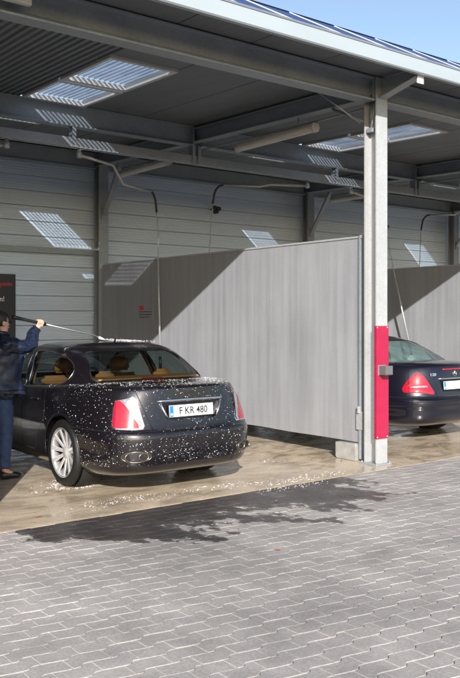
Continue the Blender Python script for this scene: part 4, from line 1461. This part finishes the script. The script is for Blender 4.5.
# ---- the midnight blue saloon
def zm2(z, y):
    k = curve_at([(0, 1.0), (0.7, 1.0), (1.3, 0.94), (2.0, 0.86), (3.2, 0.80), (4.0, 0.64), (4.8, 0.4)], y)
    return z if z < 0.6 else 0.6 + (z - 0.6) * k
C2 = dict(L=4.82, ycr=1.45, ycf=3.4, nr=lambda z: curve_at([(0.2, 4.2), (0.62, 4.0), (0.8, 3.4), (1.05, 2.9)], z), nf=2.7, paint='paint_blue', glass='glass_green_haze', leather='leather_grey', zmap=zm2,
    body=[(0.19, 0.78, 0.30, 4.6), (0.235, 0.855, 0.12, 4.7), (0.27, 0.885, 0.055, 4.76), (0.36, 0.897, 0.022, 4.80), (0.44, 0.900, 0.016, 4.82), (0.50, 0.908, 0.002, 4.82), (0.575, 0.908, 0.0, 4.82), (0.600, 0.906, 0.028, 4.8), (0.625, 0.904, 0.062, 4.78),
          (0.70, 0.902, 0.072, 4.74), (0.80, 0.896, 0.085, 4.70), (0.90, 0.882, 0.098, 4.62), (0.98, 0.862, 0.115, 4.55), (1.03, 0.838, 0.135, 4.48), (1.05, 0.81, 0.16, 4.44)],
    top=[(0.985, 0.02, 0.008), (0.95, 0.05, 0.015), (0.85, 0.12, 0.024), (0.65, 0.26, 0.032), (0.40, 0.40, 0.037), (0.18, 0.5, 0.039), (0.0, 0.56, 0.039)],
    axles=(1.12, 3.97), tyre_r=0.325, rim_r=0.225, tyre_w=0.235, well_r=0.36, wheel_x=0.775, spokes=7,
    cab=[(0.93, 0.852, 0.42, 3.45), (1.00, 0.838, 0.52, 3.3), (1.08, 0.812, 0.64, 3.1), (1.16, 0.780, 0.79, 2.9), (1.24, 0.742, 0.97, 2.7), (1.31, 0.702, 1.16, 2.55), (1.36, 0.662, 1.33, 2.42), (1.40, 0.605, 1.52, 2.32), (1.42, 0.54, 1.68, 2.25)],
    cab_top=[(0.93, 0.05, 0.006), (0.8, 0.15, 0.013), (0.55, 0.3, 0.021), (0.28, 0.42, 0.025), (0.0, 0.5, 0.026)],
    cab_ycr=2.0, cab_ycf=2.2, cab_nr=4.2,
    side_win=[[(1.93, 0.96), (1.99, 1.15), (2.03, 1.33), (1.75, 1.34), (1.5, 1.31), (1.28, 1.24), (1.12, 1.13), (1.08, 1.03), (1.3, 0.985)],
              [(2.07, 0.96), (2.11, 1.15), (2.14, 1.33), (2.4, 1.29), (2.66, 1.18), (2.88, 1.05), (2.96, 0.97), (2.5, 0.95)]],
    rear_win=[(-0.68, 1.075), (0.68, 1.075), (0.55, 1.355), (-0.55, 1.355)],
    wind=[(-0.66, 1.0), (0.66, 1.0), (0.53, 1.35), (-0.53, 1.35)],
    chrome_trim=True, trim_r=0.005, shelf=(0.72, 1.15, 1.05, 0.6), seat_y=(1.24, 2.16),
    recess=[(round_poly([(-0.33, 0.845), (0.33, 0.845), (0.29, 0.68), (-0.29, 0.68)], 0.02), -0.2, 0.108)])
CAR2 = (9.56, 7.12, 0.010)
car2 = thing('saloon_car', 'dark blue saloon with red triangular tail lights behind the pale column', 'car', CAR2)
S2 = Sedan(C2)
S2.build(car2)
for s in (-1, 1):
    t = bpy.data.objects.new('tail_light', None); COL.objects.link(t); t.parent = car2; t.empty_display_size = 0.1
    full = [(0.44, 0.655), (0.86, 0.658), (0.905, 0.70), (0.90, 0.735), (0.80, 0.84), (0.68, 0.94), (0.62, 0.95), (0.56, 0.90)]
    MB().grid(S2.body_patch(round_poly(full, 0.03), 0.004, s, 12, 16)).build('red_lens', M['tail_red'], t, fix=True)
    band = [(0.54, 0.752), (0.74, 0.748), (0.80, 0.752), (0.72, 0.768), (0.55, 0.775)]
    MB().grid(S2.body_patch(round_poly(band, 0.01), 0.009, s, 6, 14)).build('clear_band', M['tail_pale'], t, fix=True)
    MB().grid(S2.body_patch(round_poly([(0.71, 0.79), (0.85, 0.76), (0.78, 0.835), (0.69, 0.90)], 0.01), 0.009, s, 6, 8)).build('dark_lens', M['tail_amber'], t, fix=True)
    S2.seam([S2.body_pt(u, z, 0.0005, s) for u, z in [(0.40, 0.625), (0.42, 0.68), (0.47, 0.78), (0.53, 0.88), (0.60, 0.96), (0.64, 1.02)]], car2)
    S2.seam([S2.body_pt(u, 0.61, 0.001, s) for u in [lerp(0.0, 1.55, i / 30) for i in range(31)]], car2, 0.004)
    MB().tube([S2.body_pt(u, 0.535, 0.002, s) for u in [lerp(0.0, 1.5, i / 30) for i in range(31)]], 0.009, 6).build('bumper_strip', M['paint_blue'], car2)
MB().grid([[(lerp(-0.325, 0.325, i / 10), 0.104, zz) for i in range(11)] for zz in (0.685, 0.843)]).build('niche_face', M['paint_blue'], car2)
plate(car2, 0.0, 0.082, 0.765, R(-5), '')
MB().tube([(x, S2.body.tail(x, 0.86) - 0.006, 0.862) for x in [lerp(-0.34, 0.34, i / 16) for i in range(17)]], 0.011, 7).build('chrome_bar', M['chrome'], car2)
MB().tube([(x, S2.body.tail(x, 0.985) - 0.004, 0.988) for x in [lerp(-0.24, 0.24, i / 12) for i in range(13)]], 0.012, 7).build('brake_lamp', M['tail_red'], car2)
# ring emblem with three rays
em = MB()
em.tube([(0.037 * math.cos(R(15 * k)), 0, 0.037 * math.sin(R(15 * k))) for k in range(26)], 0.004, 6, False)
for a in (90, 210, 330):
    ca, sa = math.cos(R(a)), math.sin(R(a))
    em.add([(0.036 * ca, -0.004, 0.036 * sa), (-0.007 * sa, -0.002, 0.007 * ca), (0, -0.008, 0), (0.007 * sa, -0.002, -0.007 * ca)], [(0, 1, 2), (0, 2, 3)])
eo = em.build('emblem', M['chrome'], car2); eo.location = (0, S2.body.tail(0, 0.925) - 0.006, 0.925); eo.rotation_euler = (R(-8), 0, 0)
tm = text_mesh('E 320', 0.05, 0.002, 'CENTER', 0.002)
lo = obj('model_lettering', tm, M['chrome'], car2); lo.location = (-0.42, S2.body.tail(0.42, 0.915) - 0.006, 0.918); lo.rotation_euler = (R(82), 0, R(-7))
for y in (1.55, 2.2):
    for sgn in (-1, 1):
        p = [(sgn * (S2.body.half(0.86, yy) + 0.004 + 0.026 * math.sin(math.pi * (yy - y) / 0.2)), yy, S2.body.zmap(0.87, yy)) for yy in [y + 0.2 * i / 8 for i in range(9)]]
        MB().tube(p, 0.012, 7).build('door_handle', M['paint_blue'], car2)
# ------------------------------------------------------------------ the man with the lance
M['skin'] = mat('skin', (0.62, 0.36, 0.26), 0.5, 0, 0.08, 30)
M['hair'] = mat('dark_hair', (0.018, 0.012, 0.009), 0.55, 0, 0.4, 60, bump=0.6, bscale=180)
M['navy'] = mat('navy_jacket', (0.009, 0.014, 0.033), 0.36, 0, 0.3, 14, bump=0.6, bscale=28)
M['denim'] = mat('denim', (0.035, 0.065, 0.15), 0.8, 0, 0.25, 22, bump=0.2, bscale=200)
M['shoe'] = mat('black_shoe', (0.012, 0.012, 0.012), 0.45, 0, 0.2, 20)

def skin_mesh(name, verts, edges, root=0, sub=2, wrinkle=0.0, wscale=9.0, merge=False):
    me = bpy.data.meshes.new(name)
    me.from_pydata([v_[0] for v_ in verts], edges, [])
    o_ = bpy.data.objects.new('work', me); COL.objects.link(o_)
    o_.modifiers.new('skin', 'SKIN').use_smooth_shade = True
    if not me.skin_vertices:
        bm = bmesh.new(); bm.from_mesh(me); bm.verts.layers.skin.verify(); bm.to_mesh(me); bm.free()
    for i, v_ in enumerate(verts):
        r_ = v_[1] if isinstance(v_[1], tuple) else (v_[1], v_[1])
        me.skin_vertices[0].data[i].radius = r_
        me.skin_vertices[0].data[i].use_root = (i == root)
    ss = o_.modifiers.new('sub', 'SUBSURF'); ss.levels = sub; ss.render_levels = sub
    bpy.context.view_layer.update()
    out = eval_mesh(o_, name)
    bpy.data.objects.remove(o_, do_unlink=True)
    out.materials.clear()
    if wrinkle:
        nn = [v_.normal.copy() for v_ in out.vertices]
        for v_, n in zip(out.vertices, nn):
            p = v_.co
            w = noise.noise(Vector((p.x * wscale, p.y * wscale, p.z * wscale * 1.9))) + 0.5 * noise.noise(Vector((p.x * wscale * 2.3 + 5, p.y * wscale * 2.3, p.z * wscale * 4)))
            v_.co = p + n * wrinkle * w
    for p in out.polygons: p.use_smooth = True
    return out

MAN = (3.39, 8.42, 0.004)
man = thing('person', 'man in navy jacket and jeans spraying the black car with a lance', 'person', MAN)
LA = Vector((3.50, 8.345, 1.722)) - Vector(MAN); LB = Vector((4.57, 8.55, 1.517)) - Vector(MAN)
ld = (LB - LA).normalized()
HC = LA + ld * 0.345                                     # where the right hand grips
side = ld.cross(Vector((0, 0, 1))).normalized()          # towards the camera side
upv = side.cross(ld).normalized()
bv, be = [], []
def V(p, r_, link=None):
    bv.append((tuple(p), r_)); i = len(bv) - 1
    if link is not None: be.append((link, i))
    return i
pel = V((0, 0, 0.96), (0.125, 0.10))
sp1 = V((0.0, 0, 1.12), (0.12, 0.095), pel)
sp2 = V((0.01, 0, 1.30), (0.14, 0.10), sp1)
nb = V((0.0, 0, 1.46), (0.09, 0.07), sp2)
nk = V((0.02, 0, 1.54), 0.056, nb)
jw = V((0.035, 0, 1.60), (0.066, 0.062), nk)
md = V((0.022, 0, 1.665), (0.080, 0.086), jw)
cr = V((0.008, 0, 1.735), (0.066, 0.07), md)
# right arm
rs = V((0.0, -0.17, 1.43), 0.058, nb)
rel = V((0.27, -0.14, 1.415), 0.045, rs)
wr = V(HC - upv * 0.085 - ld * 0.035, 0.028, rel)
pm = V(HC - upv * 0.048 - ld * 0.005, (0.034, 0.026), wr)
for i in range(4):
    k0 = HC + ld * (0.034 - 0.021 * i)
    rr = 0.034
    a0 = V(k0 + (side * 0.55 - upv * 0.75) * rr, 0.0095, pm)
    L_ = (1.0, 1.1, 1.0, 0.85)[i]
    a1 = V(k0 + (side * 1.0 + upv * 0.25) * rr, 0.009, a0)
    a2 = V(k0 + (side * 0.35 + upv * 0.95) * rr * L_, 0.0085, a1)
    V(k0 + (-side * 0.5 + upv * 0.80) * rr * L_, 0.0078, a2)
t0 = V(HC + ld * 0.02 + (-side * 0.7 - upv * 0.75) * 0.036, 0.012, pm)
t1 = V(HC + ld * 0.045 + (-side * 1.0 + upv * 0.1) * 0.034, 0.0105, t0)
V(HC + ld * 0.062 + (-side * 0.6 + upv * 0.75) * 0.032, 0.009, t1)
# left arm, bent in front of the body
ls = V((0.0, 0.17, 1.43), 0.058, nb)
lel = V((-0.02, 0.27, 1.17), 0.045, ls)
lw = V((0.04, 0.29, 0.92), 0.028, lel)
lp = V((0.055, 0.29, 0.86), (0.022, 0.036), lw)
for i in range(4):
    b0 = Vector((0.09 - 0.02 * i, 0.292, 0.815)); L_ = (0.85, 1.0, 1.05, 0.95)[i]
    a0 = V(b0, 0.0092, lp); a1 = V(b0 + Vector((0.003, -0.004, -0.032 * L_)), 0.0088, a0); V(b0 + Vector((0.008, -0.016, -0.058 * L_)), 0.008, a1)
t0 = V((0.10, 0.275, 0.845), 0.011, lp); V((0.115, 0.262, 0.81), 0.0095, t0)
# legs
for s in (-1, 1):
    hp = V((0, s * 0.095, 0.90), 0.085, pel)
    kn = V((0.035, s * 0.11, 0.50), 0.055, hp)
    an = V((0.0, s * 0.12, 0.10), 0.038, kn)
    V((0.10, s * 0.135, 0.045), 0.034, an)
body_me = skin_mesh('body', bv, be, 0, 2)
# nose, ear and brow are drawn out of the head surface
for v_ in body_me.vertices:
    p = v_.co
    if p.z > 1.57:
        d = math.hypot(p.y / 0.018, (p.z - 1.640) / 0.022)
        if p.x > 0.07 and d < 1: v_.co.x += 0.022 * (1 - d)
bo = obj('body', body_me, M['skin'], man)
for s in (-1, 1):
    em_ = MB().lathe([(0, -0.012), (0.022, -0.010), (0.027, 0.0), (0.02, 0.006), (0.012, 0.002), (0, 0.0)], 'y', 14)
    em_.v = [(p[0] * 0.72, s * p[1] * -1, p[2] * 1.15) for p in em_.v]
    e = em_.build('ear', M['skin'], man, fix=True); e.location = (0.012, s * 0.083, 1.648)
    MB().lathe([(0, 0.009), (0.008, 0.005), (0.011, 0)], 'x', 10).build('eye', M['gap'], man).location = (0.096, s * 0.032, 1.665)
MB().tube([(0.094, -0.022, 1.606), (0.101, 0, 1.604), (0.094, 0.022, 1.606)], 0.005, 6).build('mouth', M['red_print'] if False else M['skin'], man)
# spectacles
gl_ = MB()
for s in (-1, 1):
    gl_.tube([(0.112, s * 0.034 + 0.022 * math.cos(R(a)), 1.664 + 0.016 * math.sin(R(a))) for a in range(0, 391, 30)], 0.002, 5, False)
    gl_.tube([(0.112, s * 0.056, 1.668), (0.02, s * 0.086, 1.670)], 0.002, 5)
gl_.tube([(0.112, -0.012, 1.668), (0.112, 0.012, 1.668)], 0.002, 5)
gl_.build('spectacles', M['gap'], man)
# hair: short, uneven edge at nape and temples
bm = bmesh.new(); bmesh.ops.create_icosphere(bm, subdivisions=4, radius=1.0)
for v_ in bm.verts:
    p = v_.co.copy()
    v_.co = Vector((0.004 + p.x * 0.104, p.y * 0.092, 1.683 + p.z * 0.102)) + p * 0.006 * noise.noise(p * 9)
kill = [f for f in bm.faces if (lambda c: (c.x > 0.045 and c.z < 1.722) or (c.x > 0.0 and c.z < 1.672) or c.z < 1.607 + 0.3 * max(0, c.x + 0.05))(f.calc_center_median())]
bmesh.ops.delete(bm, geom=kill, context='FACES')
MB().from_bm(bm, True).build('hair', M['hair'], man)
# jacket
jv = [((0, 0, 0.815), (0.24, 0.215)), ((0, 0, 0.96), (0.24, 0.212)), ((0.01, 0, 1.14), (0.235, 0.205)), ((0.01, 0, 1.30), (0.235, 0.195)), ((0.0, 0, 1.435), (0.13, 0.105)), ((0.01, 0, 1.555), (0.085, 0.085)),
      ((0.0, -0.185, 1.425), 0.088), ((0.13, -0.17, 1.405), 0.098), ((0.27, -0.14, 1.385), 0.092), (tuple(Vector((0.27, -0.14, 1.405)).lerp(HC - upv * 0.085 - ld * 0.035, 0.55)), 0.074), (tuple(Vector((0.27, -0.14, 1.405)).lerp(HC - upv * 0.085 - ld * 0.035, 1.16)), 0.050),
      ((0.0, 0.185, 1.425), 0.088), ((-0.02, 0.27, 1.17), 0.068), ((0.01, 0.28, 1.05), 0.060), ((0.035, 0.29, 0.94), 0.048)]
je = [(0, 1), (1, 2), (2, 3), (3, 4), (4, 5), (4, 6), (6, 7), (7, 8), (8, 9), (9, 10), (4, 11), (11, 12), (12, 13), (13, 14)]
jm = skin_mesh('jacket', jv, je, 2, 4, 0.019, 9.0)
obj('jacket', jm, M['navy'], man)
MB().tube([(0.075 * math.cos(R(a)) + 0.012, 0.078 * math.sin(R(a)), 1.545 + 0.012 * math.cos(R(a)) * -1) for a in range(0, 391, 30)], 0.024, 8, False).build('collar', M['navy'], man)
# jeans
tv = [((0, 0, 0.95), (0.13, 0.115)), ((0, -0.095, 0.84), 0.105), ((0.03, -0.11, 0.50), 0.075), ((0.0, -0.12, 0.10), 0.062), ((0, 0.095, 0.84), 0.105), ((0.03, 0.11, 0.50), 0.075), ((0.0, 0.12, 0.10), 0.062)]
obj('jeans', skin_mesh('jeans', tv, [(0, 1), (1, 2), (2, 3), (0, 4), (4, 5), (5, 6)], 0, 3, 0.014, 10.0), M['denim'], man)
for s in (-1, 1):
    sm_ = skin_mesh('shoe', [((-0.05, s * 0.12, 0.05), 0.046), ((0.03, s * 0.122, 0.052), 0.046), ((0.12, s * 0.132, 0.042), (0.046, 0.036)), ((0.19, s * 0.138, 0.034), (0.038, 0.026))], [(0, 1), (1, 2), (2, 3)], 0, 2)
    for v_ in sm_.vertices: v_.co.z = max(v_.co.z, 0.0)
    obj('shoe', sm_, M['shoe'], man)

# lance in his hand
O = Vector(MAN) + LA
lance = thing('spray_lance', 'pressure washer lance in the hand of the man', 'spray lance', tuple(O))
rel_ = LB - LA
tip = Vector((4.735, 8.56, 1.452)) - O
MB().tube([Vector((0, 0, 0)), ld * 0.10, ld * 0.20, ld * 0.40], [0.022, 0.020, 0.018, 0.016], 10).build('grip', M['black'], lance)
MB().tube([ld * 0.39, ld * 0.43], 0.021, 10).build('collar', M['black'], lance)
MB().tube([ld * 0.42, rel_, rel_.lerp(tip, 0.55)], 0.0075, 8).build('lance_tube', M['stainless'], lance)
MB().tube([rel_.lerp(tip, 0.5), tip], [0.015, 0.012], 10).build('nozzle', M['white_paint'], lance)
hs = []
for k in range(20):
    u = k / 19
    hs.append(Vector((-0.02 - 0.42 * math.sin(u * math.pi * 0.5), 0.10 + 0.35 * math.sin(u * math.pi * 0.6), -0.02 - 1.69 * u**1.3)) if k else Vector((0, 0, 0)))
MB().tube(hs, 0.010, 8).build('hose', M['hose'], lance)
# fan of water from the nozzle on to the roof
rnd = random.Random(9)
bm = bmesh.new(); bmesh.ops.create_icosphere(bm, subdivisions=1, radius=1.0)
sv = [v_.co.copy() for v_ in bm.verts]; sf = [[q.index for q in f.verts] for f in bm.faces]; bm.free()
mb = MB()
T = Vector(tuple(O)) + tip
for k in range(520):
    u = rnd.random()**0.7
    d = Vector((0.30, -0.95 * rnd.uniform(0.2, 1.0), 0)) * u * 0.75 + Vector((rnd.gauss(0, 0.05), rnd.gauss(0, 0.05), 0)) * u
    p = T + d; p.z = 1.445 + rnd.gauss(0, 0.006) + 0.012 * (1 - u)
    r_ = rnd.uniform(0.001, 0.0028)
    mb.add([p + Vector((v_.x * 1.8, v_.y * 1.8, v_.z)) * r_ for v_ in sv], sf, True)
tag(mb.build('water_spray', M['foam']), 'fine white water spray over the roof of the black car', 'spray', kind='stuff')

# ------------------------------------------------------------------ foam on the ground and fallen leaves
mb = MB()
def blob(x, y, z, r_):
    k = rnd.uniform(0.6, 2.2); g_ = rnd.uniform(0, 3.14); ca, sa = math.cos(g_), math.sin(g_)
    mb.add([(x + (v_.x * k * ca - v_.y * sa) * r_, y + (v_.x * k * sa + v_.y * ca) * r_, z + v_.z * r_ * 0.25) for v_ in sv], sf, True)
n = 0
while n < 1300:
    x = rnd.uniform(3.2, 6.6); y = rnd.uniform(6.3, 8.2)
    q_ = noise.noise(Vector((x * 1.6, y * 2.6, 4.0))) + 0.5 * noise.noise(Vector((x * 6, y * 7, 1.0)))
    ring_ = math.exp(-((y - (6.62 - 0.06 * (x - 4.6))) / 0.16)**2) + 0.5 * math.exp(-((x - 3.62)**2 + (y - 7.9)**2) / 0.12)
    if q_ + 0.55 * ring_ + rnd.uniform(-0.25, 0.1) > 0.42:
        blob(x, y, 0.005, 0.0015 + 0.006 * rnd.random()**3); n += 1
    else: n += 0.02
for k in range(110):
    t_ = rnd.random(); x = 5.15 + 0.85 * t_ + rnd.gauss(0, 0.06); y = 6.22 - 0.05 * t_ + rnd.gauss(0, 0.05)
    blob(x, y, 0.003 if y < EDGE else 0.008, 0.002 + 0.007 * rnd.random()**2)
for k in range(160):
    a = rnd.uniform(0, 6.28); x = 3.84 + 0.2 * math.cos(a) + rnd.gauss(0, 0.03); y = 7.60 + 0.16 * math.sin(a) + rnd.gauss(0, 0.03)
    blob(x, y, 0.008, 0.003 + 0.008 * rnd.random()**2)
tag(mb.build('soap_foam', M['foam']), 'white soap foam and drops on the wet floor round the black car', 'foam', kind='stuff')
LEAVES = [((5.0, 5.78, 0.006), 0.6, 'small orange leaf lying on the dark wet pavers'), ((3.95, 4.55, 0.006), 2.1, 'small orange leaf lying on the dry pale pavers'),
          ((7.02, 6.93, 0.010), 1.0, 'small orange leaf lying by the concrete foot of the tall partition'), ((2.98, 6.55, 0.010), 0.2, 'small brown leaf lying on the tan wash floor')]
for loc, rz, lab in LEAVES:
    m_ = MB(); ol = [(-0.05, 0), (-0.03, 0.018), (0, 0.024), (0.03, 0.016), (0.055, 0), (0.03, -0.016), (0, -0.024), (-0.03, -0.018)]
    top = [(x, y, 0.004 + 0.25 * abs(y) + 1.2 * x * x) for x, y in ol]; bot = [(p[0], p[1], p[2] - 0.0015) for p in top]
    c0 = (0, 0, 0.003); c1 = (0, 0, 0.0015)
    m_.add(top + bot + [c0, c1], [(i, (i + 1) % 8, 16) for i in range(8)] + [((i + 1) % 8 + 8, i + 8, 17) for i in range(8)] + [(i + 8, (i + 1) % 8 + 8, (i + 1) % 8, i) for i in range(8)])
    l_ = m_.build('fallen_leaf', M['leaf']); l_.location = loc; l_.rotation_euler = (0, 0, rz); l_.scale = (0.5, 0.5, 0.5); tag(l_, lab, 'leaf', 'fallen leaves')
